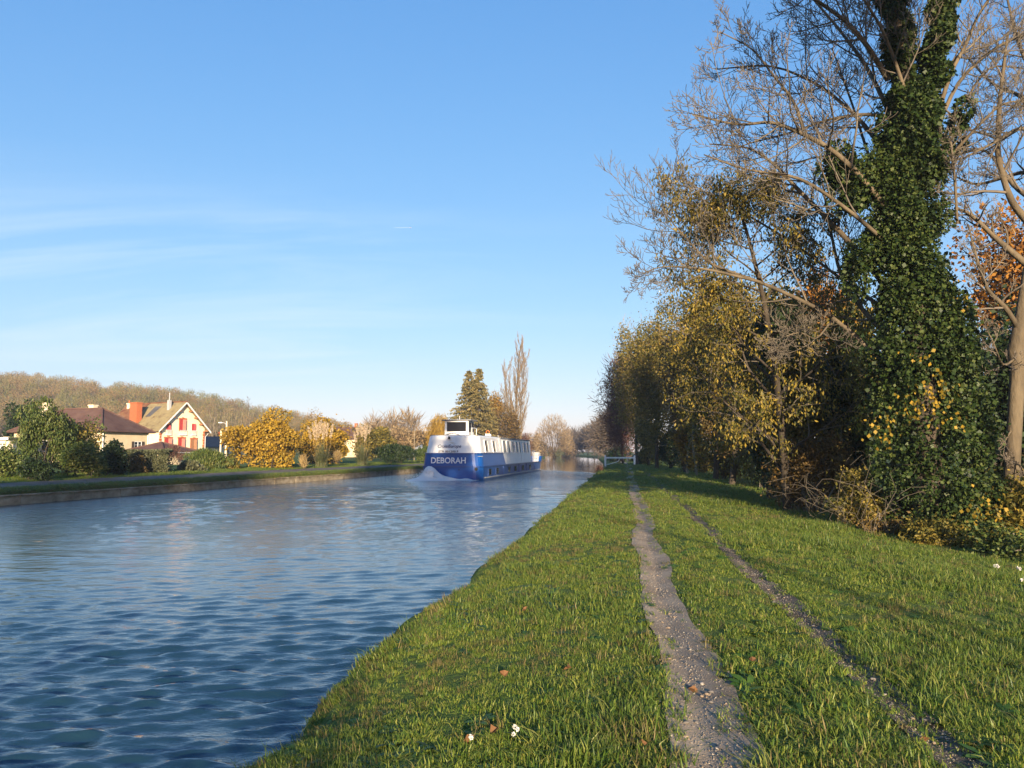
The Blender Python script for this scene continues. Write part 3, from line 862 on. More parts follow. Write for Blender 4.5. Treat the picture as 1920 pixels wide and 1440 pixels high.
def shuttered(parent, y, w, z0, z1, sur=True, shut=('red_shutter', 'lit_shutter'), rail=False, door=False, x=0.0):
    f = MB()
    if sur:
        t = .16
        f.box((x + .03, y - w / 2 - t / 2, (z0 + z1) / 2), (.10, t, z1 - z0)); f.box((x + .03, y + w / 2 + t / 2, (z0 + z1) / 2), (.10, t, z1 - z0))
        f.box((x + .05, y, z1 + .11), (.16, w + .5, .22)); f.box((x + .06, y, z1 + .26), (.20, .4, .12))
    else:
        f.box((x + .03, y - w / 2 - .03, (z0 + z1) / 2), (.09, .05, z1 - z0 + .1)); f.box((x + .03, y + w / 2 + .03, (z0 + z1) / 2), (.09, .05, z1 - z0 + .1)); f.box((x + .03, y, z1 + .04), (.10, w + .1, .08)); f.box((x + .05, y, z0 - .04), (.16, w + .1, .08))
    fo = f.build('door' if door else 'window', M['brick'] if sur else M['render_cream'], parent)
    MB().box((x + .012, y, (z0 + z1) / 2), (.02, w, z1 - z0)).build('pane', M['glass'], fo)
    for k, (c, a) in enumerate(zip(shut, (0, .5))):
        if c is None: continue
        yy = y - w / 4 if k == 0 else y + w / 4
        MB().box((x + (.06 if k == 0 else .16), yy, (z0 + z1) / 2), (.04, w / 2 - .02, z1 - z0 - .04), -a if k else 0).build('shutter', M[c], fo)
    if rail:
        r = MB().box((x + .28, y, z0 + .1), (.05, w + .3, .05)).box((x + .28, y, z0 - .55), (.05, w + .3, .05)).box((x + .14, y, z0 - .62), (.30, w + .3, .08))
        for k in range(7): r.box((x + .28, y - w / 2 - .1 + (w + .2) * k / 6, z0 - .22), (.03, .03, .62))
        r.build('balcony_rail', M['white'], fo)
    return fo

def gable_house():
    t = thing('gabled_house', 'tall cream house with red shutters in its gable and a mossy tiled roof', 'house', (-51, 120, .7), HB - R(12))
    t.scale = (1, .83, 1)
    yl, yr, yc, ze, zp, xb = -5.4, 4.4, -.5, 5.2, 9.15, -13.2
    w = MB()
    pts = [(yl, -1), (yr, -1), (yr, ze), (yc, zp), (yl, ze)]
    V = [(0, y, z) for y, z in pts] + [(xb, y, z) for y, z in pts]
    w.add(V, [(0, 1, 2, 3, 4), (9, 8, 7, 6, 5), (0, 5, 6, 1), (1, 6, 7, 2), (4, 9, 5, 0)])
    w.build('wall', M['render_cream'], t)
    sl = (zp - ze) / (yr - yc)
    def slope(name, x0, x1, side, mat_, lift=.02, ov=.8):
        ye = (yr + ov) if side > 0 else (yl - ov)
        zz = ze - ov * sl
        mb = MB(); th = .16
        A = [(x0, yc, zp + lift), (x1, yc, zp + lift), (x1, ye, zz + lift), (x0, ye, zz + lift)]
        V = A + [(x, y, z + th) for x, y, z in A]
        mb.add(V, [(0, 1, 2, 3), (7, 6, 5, 4), (0, 4, 5, 1), (1, 5, 6, 2), (2, 6, 7, 3), (3, 7, 4, 0)])
        return mb.build(name, mat_, t)
    slope('roof', .75, -8.1, -1, M['tile_moss']); slope('roof', .75, -13.8, 1, M['tile_moss'])
    slope('roof', -8.12, -13.8, -1, M['tile_red'], .0)
    mb = MB()
    for k in range(24): mb.tube([(.78 - k * .6, yc, zp + .16), (.78 - (k + 1) * .6 + .03, yc, zp + .16)], [.15, .13], 7)
    mb.build('ridge_tiles', M['tile_red'], t)['kind'] = 'stuff'
    for s_, yy in ((1, yr + .8), (-1, yl - .8)):      # verge boards, and the purlin ends under them
        zz = ze - .8 * sl; mb = MB()
        mb.add([(.76, yc, zp - .12), (.76, yy, zz - .12), (.76, yy, zz + .16), (.76, yc, zp + .16), (.70, yc, zp - .12), (.70, yy, zz - .12), (.70, yy, zz + .16), (.70, yc, zp + .16)],
               [(0, 1, 2, 3), (7, 6, 5, 4), (0, 4, 5, 1), (1, 5, 6, 2), (2, 6, 7, 3), (3, 7, 4, 0)])
        mb.build('verge_board', M['white'], t)
        for k in range(1, 5):
            f = k / 4.6; y = yc + (yy - yc) * f; z = zp + (zz - zp) * f - .30
            MB().box((.36, y, z), (.72, .24, .24)).build('purlin_end', M['wood'], t)
    for y in (yl + .18, yr - .18):
        for k in range(12): MB().box((.02, y, .0 + k * .42), (.08, .36 if k % 2 else .5, .36)).build('quoin', M['brick'], t)
    shuttered(t, -3.7, .78, 4.75, 5.95, sur=False, shut=('red_shutter', 'red_shutter'), rail=True)
    shuttered(t, -.65, 1.2, 4.75, 6.55, rail=True)
    shuttered(t, 1.75, .72, 4.75, 5.95, sur=False, shut=('red_shutter', 'red_shutter'), rail=True)
    shuttered(t, -3.6, 1.3, 2.0, 3.6); shuttered(t, -.75, 1.2, 2.0, 3.6); shuttered(t, 1.95, 1.15, 1.2, 3.5, shut=('wood', 'wood'), door=True)
    def chimney(x, y, z0, z1, d, mat_, pot=True):
        c = MB().box((x, y, (z0 + z1) / 2), (d[0], d[1], z1 - z0)).box((x, y, z1 + .06), (d[0] + .16, d[1] + .16, .14)).build('chimney', mat_, t)
        if pot: MB().tube([(x, y, z1 + .1), (x, y, z1 + .6)], [.16, .12], 8).build('chimney_pot', M['brick'], c)
    chimney(-6.9, -4.5, 4.4, 9.1, (1.7, 1.1), M['brick'], False)
    chimney(-12.6, -1.2, 8, 9.3, (.55, .55), M['render_cream']); chimney(-4.0, 2.6, 6.5, 8.9, (.7, .7), M['render_cream'])
    MB().box((-1.9, -1.9, 8.7), (.5, .5, 1.7)).tube([(-1.9, -1.9, 9.5), (-1.9, -1.9, 10.7)], .09, 6).build('chimney', M['steel'], t)
    mb = MB(); yq = lambda y: zp - (yc - y) * sl + .21
    mb.quad((-5.9, -1.3, yq(-1.3)), (-4.3, -1.3, yq(-1.3)), (-4.7, -3.4, yq(-3.4)), (-5.9, -3.4, yq(-3.4)))
    mb.build('roof_window', M['slate'], t)
    MB().tube([(.1, yr + .75, ze - .75), (.1, yr + .1, ze - 1.3), (.1, yr + .1, .0)], .05, 6).build('downpipe', M['white'], t)
gable_house()

def hip_roof(t, x0, x1, y0, y1, ze, zr, ov, mat_, inset=None):
    d = inset or (y1 - y0) / 2 + ov
    a, b_, c, e = x0 - ov, x1 + ov, y0 - ov, y1 + ov
    ym = (y0 + y1) / 2
    V = [(b_, c, ze), (b_, e, ze), (a, e, ze), (a, c, ze), (b_ - d, ym, zr), (a + d, ym, zr)]
    V2 = [(x, y, ze - .12) for x, y, z in V[:4]]
    mb = MB().add(V + V2, [(0, 1, 4), (1, 2, 5, 4), (2, 3, 5), (3, 0, 4, 5), (1, 0, 6, 7), (2, 1, 7, 8), (3, 2, 8, 9), (0, 3, 9, 6), (9, 8, 7, 6)])
    r = mb.build('roof', mat_, t)
    mb = MB()
    for p, q in ((0, 4), (1, 4), (4, 5), (3, 5), (2, 5)): mb.tube([V[p], V[q]], .13, 6)
    mb.build('hip_tiles', M['tile_red'] if mat_ is M['tile_moss'] else mat_, r)
    mb = MB()
    for (p, q) in ((0, 1), (3, 0)):
        A, B = np.array(V[p]), np.array(V[q]); n = int(np.linalg.norm(B - A) / .3)
        for k in range(n): 
            c_ = A + (B - A) * (k + .5) / n; mb.box((c_[0], c_[1], ze - .03), (.24, .24, .10))
    o = mb.build('eave_tile', mat_, r); o['kind'] = 'stuff'
    return r
def hip_house():
    t = thing('hipped_house', 'low ochre house under a dark brown hipped roof behind the shrubs', 'house', (-45.3, 85, .7), HB)
    x0, x1, y0, y1 = -13, -.4, .3, 7.4
    MB().box(((x0 + x1) / 2, (y0 + y1) / 2, 1.4), (x1 - x0, y1 - y0, 4.8)).build('wall', M['render_ochre'], t)
    r = hip_roof(t, x0, x1, y0, y1, 3.85, 6.6, .5, M['tile_dark'])
    for x, y, z0, z1 in ((-11.2, 2.8, 4.6, 7.2), (-5.6, 4.1, 5, 6.95)):
        c = MB().box((x, y, (z0 + z1) / 2), (.72, .62, z1 - z0)).box((x, y, z1 + .05), (.85, .75, .12)).build('chimney', M['render_cream'], r)
    f = MB().box((x1 + .03, 5.7, 2.22), (.07, .09, .95)).box((x1 + .03, 5.15, 2.22), (.07, .06, .95)).box((x1 + .03, 6.25, 2.22), (.07, .06, .95)).box((x1 + .03, 5.7, 2.72), (.07, 1.16, .06)).box((x1 + .03, 5.7, 1.72), (.12, 1.2, .06)).box((x1 + .03, 5.7, 2.35), (.07, 1.1, .04))
    fo = f.build('window', M['white'], t)
    MB().box((x1 + .008, 5.7, 2.22), (.02, 1.1, 1.0)).build('pane', M['glass'], fo)
    for y in (4.95, 6.5): MB().box((x1 + .04, y, 2.22), (.06, .36, 1.05)).build('shutter', M['dark_shutter'], fo)
    for y in (.5, 7.2): MB().tube([(x1 + .08, y, 3.7), (x1 + .08, y, -.5)], .05, 6).build('downpipe', M['white'], t)
    for x in (-4, -8): 
        f = MB().box((x, y0 - .03, 2.2), (1.3, .07, 1.3)).build('window', M['white'], t); MB().box((x, y0 - .07, 2.2), (1.1, .02, 1.1)).build('pane', M['glass'], f)
hip_house()
def garage():
    t = thing('garage', 'small garage with a brown roof and pale fascia behind the clipped hedge', 'garage', (-34.6, 76.5, .7), HB)
    MB().box((-2.2, 2.2, .4), (4.2, 4.2, 2.2)).build('wall', M['render_ochre'], t)
    hip_roof(t, -4.4, .0, 0, 4.4, 1.62, 2.5, .3, M['tile_dark'])
    MB().box((-2.2, -.33, 1.48), (5.0, .06, .14)).box((.33, 2.2, 1.48), (.06, 5.0, .14)).build('fascia', M['white'], t)
    MB().box((-2.2, .08, .3), (2.4, .06, 2.0)).build('door', M['white'], t)
garage()
def white_shed():
    t = thing('white_outbuilding', 'white flat roofed outbuilding at the edge of the shrubs', 'shed', (-52.3, 80, .8), HB)
    MB().box((-3.4, 2, 1.0), (5.4, 4.0, 3.6)).build('wall', M['white'], t)
    MB().box((-.3, .2, 1.35), (.8, .5, 3.3)).build('pillar', M['render_cream'], t)
    MB().box((-3.0, 2, 2.88), (7.0, 4.8, .16)).build('roof', M['slate'], t)
    MB().box((-3.0, -.44, 2.80), (6.9, .05, .24)).build('fascia', M['white'], t)
white_shed()
def small_house(name, label, X, Y, w, d, ze, zp, wallm, roofm, rot=HB, base=.8):
    t = thing(name, label, 'house', (X, Y, base), rot)
    w2, d2 = w / 2, d / 2
    pts = [(-d2, -1.5), (d2, -1.5), (d2, ze), (0, zp), (-d2, ze)]
    V = [(w2, y, z) for y, z in pts] + [(-w2, y, z) for y, z in pts]
    MB().add(V, [(0, 1, 2, 3, 4), (9, 8, 7, 6, 5), (0, 5, 6, 1), (1, 6, 7, 2), (4, 9, 5, 0)]).build('wall', wallm, t)
    sl = (zp - ze) / d2
    for s_ in (1, -1):
        A = [(w2 + .3, 0, zp + .03), (-w2 - .3, 0, zp + .03), (-w2 - .3, s_ * (d2 + .4), ze - .4 * sl + .03), (w2 + .3, s_ * (d2 + .4), ze - .4 * sl + .03)]
        MB().add(A + [(x, y, z + .14) for x, y, z in A], [(0, 1, 2, 3), (7, 6, 5, 4), (0, 4, 5, 1), (1, 5, 6, 2), (2, 6, 7, 3), (3, 7, 4, 0)]).build('roof', roofm, t)
    c = MB().box((w2 * .3, .2, zp + .3), (.6, .6, 1.4)).build('chimney', M['brick'], t)
    for y in (-d2 * .5, d2 * .5):
        f = MB().box((w2 + .02, y, ze * .55), (.06, 1.0, 1.3)).build('window', M['white'], t); MB().box((w2 + .06, y, ze * .55), (.02, .8, 1.1)).build('pane', M['glass'], f)
small_house('grey_roofed_barn', 'small barn with a grey slate roof beside the gabled house', -57.0, 147, 9, 7, 2.4, 4.2, M['render_ochre'], M['slate'])
small_house('distant_house', 'distant house with a brown roof half hidden by the golden bushes', -37.5, 178, 10, 8, 4.4, 7.0, M['render_ochre'], M['tile_dark'])
small_house('distant_house', 'distant house with a blue grey roof above the brown scrub', -29.5, 205, 9, 8, 4.2, 6.6, M['white'], M['slate'])

# ------------------------------------------------------------------ posts
def lamp_post():
    X, Y = -46.4, 125; t = thing('street_lamp', 'concrete street lamp with its arm pointing left beside the yellow bushes', 'street lamp', (X, Y, gz(X, Y)))
    MB().box((0, 0, 2.9), (.26, .22, 6.6), HB, taper=.65).build('pole', M['render_cream'], t)
    MB().tube([(0, 0, 5.6), (-.35, -.1, 5.9), (-.75, -.2, 5.98)], .05, 6).build('arm', M['steel'], t)
    MB().box((-.95, -.25, 5.95), (.6, .28, .14), .25, taper=.8).build('lamp_head', M['white'], t)
lamp_post()
def pole(name, label, X, Y, h, r, mat_, cat='post', cap=True):
    t = thing(name, label, cat, (X, Y, gz(X, Y)))
    MB().tube([(0, 0, -.3), (0, 0, h)], [r, r * .8], 7).build('shaft', mat_, t)
    if cap: MB().tube([(0, 0, h), (0, 0, h + r * 1.2)], [r * 1.15, r * .5], 7).build('cap', mat_, t)
pole('utility_pole', 'shorter concrete pole just left of the street lamp', -46.9, 124, 4.6, .13, M['render_cream'], 'pole')
pole('marker_post', 'thin wooden post on the far verge in front of the dark shrub', -12.75, 98.5, 1.4, .06, M['bark_pale'])
pole('distant_pole', 'thin pale pole rising from the brown scrub', -25.9, 170, 6.6, .12, M['bark_pale'], 'pole')
pole('garden_pole', 'slim pale pole standing left of the yellow willow', -14.2, 112, 4.4, .08, M['bark_pale'], 'pole')
# ------------------------------------------------------------------ plant building blocks
class Tubes:
    "branches collected as polylines, turned into tubes in one go"
    def __init__(s): s.g = {}
    def add(s, P, Rr, k):
        P = np.asarray(P, float); s.g.setdefault((len(P), k), []).append((P, np.asarray(Rr, float)))
    def mesh(s, off=0):
        VV, FF = [], []
        for (n, k), L in s.g.items():
            P = np.array([a for a, _ in L]); Rr = np.array([b_ for _, b_ in L])
            T = np.gradient(P, axis=1); T /= np.linalg.norm(T, axis=2, keepdims=True) + 1e-9
            ref = np.where(np.abs(T[:, :1, 2:3]) < .85, np.array([0, 0, 1.0]), np.array([1.0, 0, 0]))
            A = np.cross(T, np.broadcast_to(ref, T.shape)); A /= np.linalg.norm(A, axis=2, keepdims=True) + 1e-9
            B = np.cross(T, A)
            an = np.arange(k) * 2 * np.pi / k
            ringv = A[:, :, None] * np.cos(an)[None, None, :, None] + B[:, :, None] * np.sin(an)[None, None, :, None]
            V = P[:, :, None] + ringv * Rr[:, :, None, None]
            m = len(L)
            base = off + (np.arange(m) * n * k)[:, None, None]
            i = np.arange(n - 1)[None, :, None] * k; j = np.arange(k)[None, None]; j2 = (j + 1) % k
            F = np.stack([base + i + j, base + i + j2, base + i + k + j2, base + i + k + j], -1).reshape(-1, 4)
            VV.append(V.reshape(-1, 3)); FF.append(F); off += m * n * k
        if not VV: return np.zeros((0, 3)), np.zeros((0, 4), int)
        return np.concatenate(VV), np.concatenate(FF)
    def build(s, name, mat_, parent):
        V, F = s.mesh()
        return link(name, mesh_np(name, V - origin(parent), [F], mat_, smooth=True), parent)

def unit(v): return v / (np.linalg.norm(v, axis=-1, keepdims=True) + 1e-9)
def leaves(P, size, rng, mode='random', asp=.55, jit=.35, dirs=None):
    "leaf-shaped quads at points P; size is the length"
    n = len(P)
    if mode == 'random': ax = unit(rng.normal(size=(n, 3)))
    elif mode == 'droop': ax = unit(np.array([0, 0, -1.0]) + rng.normal(size=(n, 3)) * .42)
    elif mode == 'up': ax = unit(np.array([0, 0, 1.0]) + rng.normal(size=(n, 3)) * .35)
    elif mode == 'flat': ax = unit(rng.normal(size=(n, 3)) * np.array([1, 1, .35]))
    else: ax = unit(dirs + rng.normal(size=(n, 3)) * jit)
    sd = unit(np.cross(ax, rng.normal(size=(n, 3))))
    L = (size * rng.uniform(.65, 1.3, n))[:, None]
    W = L * asp * .5
    bow = unit(np.cross(ax, sd)) * L * .12
    V = np.stack([P, P + ax * L * .5 + sd * W + bow, P + ax * L, P + ax * L * .5 - sd * W + bow], 1).reshape(-1, 3)
    F = np.arange(n * 4).reshape(n, 4)
    return V, F
def blobs(c, rad, n, rng, f=(.28, .5), up=.0):
    "lumpy crown: n sub-ellipsoids spread through the ellipsoid c, rad"
    d = unit(rng.normal(size=(n, 3))); d[:, 2] = np.abs(d[:, 2]) * (1 if up else np.sign(d[:, 2])) 
    q = rng.uniform(.25, .82, n)[:, None]
    C = np.asarray(c) + d * q * np.asarray(rad)
    Rr = np.asarray(rad)[None] * rng.uniform(f[0], f[1], n)[:, None]
    return C, Rr
def inblobs(C, Rr, n, rng, shell=.55, spread=.14):
    k = rng.integers(0, len(C), n)
    d = unit(rng.normal(size=(n, 3)))
    q = (shell + (1 - shell) * rng.uniform(size=n) ** .5) * (1 + spread * rng.normal(size=n) * .6)
    return C[k] + d * q[:, None] * Rr[k], d
def mk(parent, name, V, F, mat_, smooth=False):
    return link(name, mesh_np(name, V - origin(parent), [F] if not isinstance(F, list) else F, mat_, smooth=smooth), parent)

def grow(out, rng, p, d, L, r, lvl, P):
    "recursive branching; out gets (level, points, radii); P holds one value per level"
    n = P['seg'][lvl]; w = P['wan'][lvl]; tr = P['trop'][lvl]
    pts = [p]; px, py, pz = p; dx, dy, dz = d
    st = L / n
    for i in range(n):
        dx += rng.gauss(0, w); dy += rng.gauss(0, w); dz += rng.gauss(0, w) + tr * (i + 1) / n
        q = 1 / math.sqrt(dx * dx + dy * dy + dz * dz); dx *= q; dy *= q; dz *= q
        px += dx * st; py += dy * st; pz += dz * st
        pts.append((px, py, pz))
    re = max(P['rmin'], r * P['tap'][lvl])
    rad = [r + (re - r) * i / n for i in range(n + 1)]
    out.append((lvl, pts, rad))
    spawn(out, rng, pts, rad, L, lvl, P)
def spawn(out, rng, pts, rad, L, lvl, P):
    if lvl >= P['max']: return
    n = len(pts) - 1
    nc = P['nch'][lvl]; nc = max(1, int(nc * rng.uniform(.8, 1.2) + .5))
    az = rng.uniform(0, 6.28); s0 = P['start'][lvl]
    for c in range(nc):
        t = s0 + (1 - s0) * (c + rng.uniform(.1, .9)) / nc
        f = min(t * n, n - 1e-4); i = int(f); f -= i
        a, b_ = pts[i], pts[i + 1]
        p = (a[0] + (b_[0] - a[0]) * f, a[1] + (b_[1] - a[1]) * f, a[2] + (b_[2] - a[2]) * f)
        tv = Vector((b_[0] - a[0], b_[1] - a[1], b_[2] - a[2])).normalized()
        ref = Vector((0, 0, 1)) if abs(tv.z) < .9 else Vector((1, 0, 0))
        s1 = tv.cross(ref).normalized(); s2 = tv.cross(s1)
        az += 2.4 + rng.uniform(-.5, .5)
        an = P['ang'][lvl] * rng.uniform(.75, 1.25)
        dv = tv * math.cos(an) + (s1 * math.cos(az) + s2 * math.sin(az)) * math.sin(an)
        cl = L * P['lr'][lvl] * (1 - .5 * t) * rng.uniform(.7, 1.25)
        cr = max(P['rmin'], (rad[i] + (rad[i + 1] - rad[i]) * f) * P['rr'][lvl])
        grow(out, rng, p, (dv.x, dv.y, dv.z), cl, cr, lvl + 1, P)
def put(out, parent, split, m_trunk, m_twig, names=('trunk', 'crown'), sides=(9, 6, 4, 3, 3, 3)):
    a, b_ = Tubes(), Tubes()
    for lvl, pts, rad in out:
        (a if lvl <= split else b_).add(pts, rad, sides[min(lvl, 5)])
    r = []
    if a.g: r.append(a.build(names[0], m_trunk, parent))
    if b_.g: r.append(b_.build(names[1], m_twig, parent))
    return r
def tipspts(out, lv, rng, n, spread):
    "n points scattered round the outer ends of the branches of level >= lv"
    seg = [(p[i], p[i + 1]) for l, p, _ in out if l >= lv for i in range(len(p) // 3, len(p) - 1)]
    A = np.array([s[0] for s in seg]); B = np.array([s[1] for s in seg])
    k = rng.integers(0, len(seg), n); t = rng.uniform(size=(n, 1))
    return A[k] + (B[k] - A[k]) * t + rng.normal(size=(n, 3)) * spread

def pxbox(x0, x1, y0, y1, Y, ry=None):
    a, b_ = at(x0, y0, Y), at(x1, y1, Y)
    c = (a + b_) / 2; rx = abs(b_[0] - a[0]) / 2; rz = abs(a[2] - b_[2]) / 2
    return c, np.array([rx, (ry or min(rx, rz * 1.3)), rz])

def shrub(name, label, cat, box, Y, mat_, n, size, nb=16, mode='random', asp=.55, stems=6, smat='bark_dark', ry=None, group=None, seed=1, shell=.5, f=(.28, .5), extra=None, jag=.0):
    "bush: leaf crown over stems that reach the ground"
    rng = np.random.default_rng(seed); r = random.Random(seed)
    c, rad = pxbox(*box, Y, ry)
    g = gz(c[0], c[1]); top = c[2] + rad[2]
    zb = min(g + .1, c[2] - rad[2]) if box[3] > 0 else g
    c[2] = (top + zb) / 2; rad[2] = (top - zb) / 2
    t = thing(name, label, cat, (c[0], c[1], g), 0, group)
    C, Rr = blobs(c, rad, nb, rng, f)
    P, d = inblobs(C, Rr, n, rng, shell)
    if jag > 0:
        k = rng.uniform(size=n) < .12; P[k] += d[k] * rng.uniform(0, jag, (k.sum(), 1))
    P[:, 2] = np.maximum(P[:, 2], g + .03)
    V, F = leaves(P, size, rng, mode, asp)
    mk(t, 'crown', V, F, mat_)
    tb = Tubes()
    for i in range(stems):
        q = C[r.randrange(len(C))]
        b0 = np.array([c[0] + r.uniform(-.5, .5) * rad[0], c[1] + r.uniform(-.5, .5) * rad[1], g - .1])
        m_ = (b0 + q) / 2 + np.array([r.uniform(-.2, .2), r.uniform(-.2, .2), .15])
        r0 = .02 + .012 * rad[2]
        tb.add([b0, m_, q], [r0, r0 * .7, r0 * .35], 5)
    tb.build('stem', M[smat], t)
    return t, c, rad
# ------------------------------------------------------------------ the ivy-clad ash and its neighbours on the towpath side
ASH = dict(seg=[8, 7, 6, 5, 4], wan=[.1, .10, .10, .09, .07], trop=[0, .06, .12, .22, .28], nch=[6, 12, 8, 6, 0], ang=[.8, .85, .8, .75, .6],
           lr=[.5, .42, .50, .55, .5], rr=[.6, .5, .55, .6, .6], tap=[.5, .3, .35, .4, .6], start=[.3, .18, .2, .2, 0], rmin=.0065, max=4)
def limb(out, rng, P, pts, r0, r1, lvl=1, dense=1.0):
    "pts: (px, py, depth) along an observed limb"
    Q = np.array([at(*p) for p in pts])
    k = 4; t = np.linspace(0, len(Q) - 1, (len(Q) - 1) * k + 1)
    S = np.stack([np.interp(t, np.arange(len(Q)), Q[:, j]) for j in range(3)], 1)
    for _ in range(2): S[1:-1] = (S[:-2] + 2 * S[1:-1] + S[2:]) / 4
    rad = np.linspace(r0, r1, len(S))
    L = float(np.linalg.norm(np.diff(S, axis=0), axis=1).sum())
    pl = [tuple(map(float, q)) for q in S]
    out.append((lvl, pl, list(rad)))
    P2 = dict(P); P2['nch'] = list(P['nch']); P2['nch'][lvl] = P['nch'][lvl] * dense
    spawn(out, rng, pl, list(rad), L, lvl, P2)

def ivy_ash():
    g = at(1745, 1010, 17.5)
    t = thing('ivy_clad_tree', 'tall bare ash with its trunk and fork wrapped in dark ivy', 'tree', (g[0], g[1], gz(g[0], g[1])))
    rng = random.Random(11); nr = np.random.default_rng(11)
    D = 17.5
    out = []
    trunk = [(1745, 1040, D), (1738, 850, D), (1722, 650, D), (1706, 450, D), (1700, 280, D), (1692, 120, D - .1), (1676, 0, D - .2), (1668, -160, D - .3), (1650, -330, D)]
    fork = [(1702, 300, D), (1730, 200, D + .1), (1752, 110, D + .2), (1768, 20, D + .3), (1790, -140, D + .5), (1800, -320, D + .3)]
    limb(out, rng, ASH, trunk[:6], .36, .13, 0, .01); out[-0:]
    out = [o for o in out if o[0] == 0]
    limb(out, rng, ASH, trunk[5:], .12, .04, 1, .6); limb(out, rng, ASH, fork, .13, .04, 1, .5)
    L = [
        ([(1665, 150, D), (1630, 90, 17.2), (1590, 42, 16.9), (1530, 0, 16.5), (1450, -60, 16)], .12, .03),
        ([(1695, 430, D), (1605, 320, 17.1), (1553, 275, 16.8), (1495, 246, 16.5), (1445, 227, 16.2), (1385, 236, 15.9), (1300, 215, 15.6)], .12, .02),
        ([(1507, 245, 16.6), (1488, 187, 16.6), (1453, 146, 16.7), (1412, 90, 16.8), (1350, 60, 17)], .06, .015),
        ([(1690, 230, D), (1632, 212, 17.8), (1557, 222, 18.3), (1480, 250, 18.8), (1400, 270, 19)], .08, .02),
        ([(1680, 560, 17.8), (1590, 450, 18.2), (1537, 396, 18.4), (1495, 354, 18.5), (1453, 308, 18.6), (1405, 275, 18.8), (1330, 270, 19)], .13, .02),
        ([(1690, 640, 18), (1630, 600, 18.8), (1575, 520, 19.5), (1555, 420, 19.8), (1540, 330, 20)], .11, .03),
        ([(1680, 700, 18), (1560, 590, 18.6), (1430, 530, 19), (1330, 497, 19.2), (1290, 450, 19.3), (1262, 420, 19.4), (1240, 385, 19.4)], .10, .012),
        ([(1430, 530, 19), (1330, 505, 18.6), (1275, 500, 18.4), (1235, 500, 18.2), (1200, 515, 18)], .06, .010),
        ([(1690, 300, D), (1640, 330, 18.5), (1600, 200, 19.4), (1560, 90, 20)], .09, .02),
        ([(1745, 260, 17.8), (1782, 135, 17.6), (1812, 83, 17.5), (1832, 30, 17.4), (1880, -40, 17.2), (1930, -120, 17)], .09, .02),
        ([(1745, 270, 17.8), (1795, 150, 18.2), (1870, 85, 18.6), (1930, 62, 18.8), (2010, 20, 19)], .09, .02),
        ([(1740, 300, 17.8), (1800, 210, 18.6), (1850, 120, 19.4), (1930, 130, 20)], .07, .02),
        ([(1740, 160, D), (1700, 60, 18.4), (1640, -20, 19)], .07, .02),
        ([(1560, 600, 18.4), (1530, 640, 17.6), (1500, 620, 17), (1450, 640, 16.5)], .04, .012),
        ([(1795, 420, 17.2), (1790, 330, 17), (1782, 260, 16.9)], .05, .03),
    ]
    L += [([(1690, 330, 17.5), (1620, 230, 18.4), (1540, 160, 19), (1450, 120, 19.4), (1340, 130, 19.8)], .10, .02),
          ([(1690, 260, 17.5), (1630, 130, 18.6), (1570, 50, 19.4), (1500, -30, 20)], .10, .03),
          ([(1690, 480, 17.6), (1600, 400, 16.8), (1500, 330, 16.2), (1400, 320, 15.8), (1320, 290, 15.5)], .09, .015),
          ([(1690, 600, 18), (1600, 540, 19.4), (1480, 450, 20.2), (1380, 390, 20.8), (1290, 380, 21)], .09, .015),
          ([(1720, 240, 17.6), (1660, 60, 16.8), (1600, -30, 16.2)], .08, .03),
          ([(1750, 330, 17.7), (1820, 250, 17), (1880, 190, 16.6), (1940, 190, 16.4)], .07, .015)]
    for pts, a, b_ in L: limb(out, rng, ASH, pts, a * .62, b_ * .8, 1)
    put([o for o in out if o[0] == 0], t, 0, M['bark_dark'], M['twig'])
    put([o for o in out if o[0] > 0], t, 1, M['bark'], M['twig'], names=('limbs', 'twigs'))
    # ivy: lumps following the trunk and fork, then hanging leaves on the lumps
    prof = [(1035, 1765, 118), (950, 1758, 140), (800, 1748, 132), (650, 1732, 118), (500, 1702, 100), (420, 1700, 92), (350, 1706, 80), (250, 1708, 78), (190, 1700, 66)]
    ys = np.array([p[0] for p in prof])[::-1]; cs = np.array([p[1] for p in prof])[::-1]; hs = np.array([p[2] for p in prof])[::-1] * .84
    C, Rr = [], []
    px = D / 1440
    for i in range(215):
        y = nr.uniform(180, 1030); c = np.interp(y, ys, cs); h = np.interp(y, ys, hs)
        a = nr.uniform(0, 6.283); r_ = nr.uniform(20, 44); q = max(h - r_ * .8, 5) * math.sqrt(nr.uniform(.15, 1))
        p = at(c + q * math.cos(a), y, D) + np.array([0, q * math.sin(a) * px * .9, 0])
        C.append(p); Rr.append(np.array([r_, r_, r_ * 1.25]) * px)
    for p0, p1, w, n in (((1698, 200), (1674, -25), 24, 34), ((1728, 230), (1776, -25), 24, 36), ((1640, 330), (1560, 300), 36, 10), ((1640, 350), (1580, 370), 30, 7), ((1640, 450), (1600, 520), 30, 6), ((1780, 330), (1800, 200), 22, 4)):
        for i in range(n):
            f = (i + nr.uniform(0, 1)) / n
            p = at(p0[0] + (p1[0] - p0[0]) * f + nr.normal() * w * .35, p0[1] + (p1[1] - p0[1]) * f + nr.normal() * w * .3, D + nr.normal() * w * px * .4)
            C.append(p); Rr.append(np.array([1, 1, 1.2]) * w * px * nr.uniform(.6, .95))
    C, Rr = np.array(C), np.array(Rr)
    P, d = inblobs(C, Rr, 135000, nr, .70, .20)
    dirs = np.array([0, 0, -.75]) + d * .8
    V, F = leaves(P, .076 * nr.choice([.7, 1.0, 1.35], len(P)), nr, 'dirs', .85, .5, dirs)
    mk(t, 'ivy', V, F, M['ivy'])
    # yellow vine leaves threaded through the ivy
    Q = []
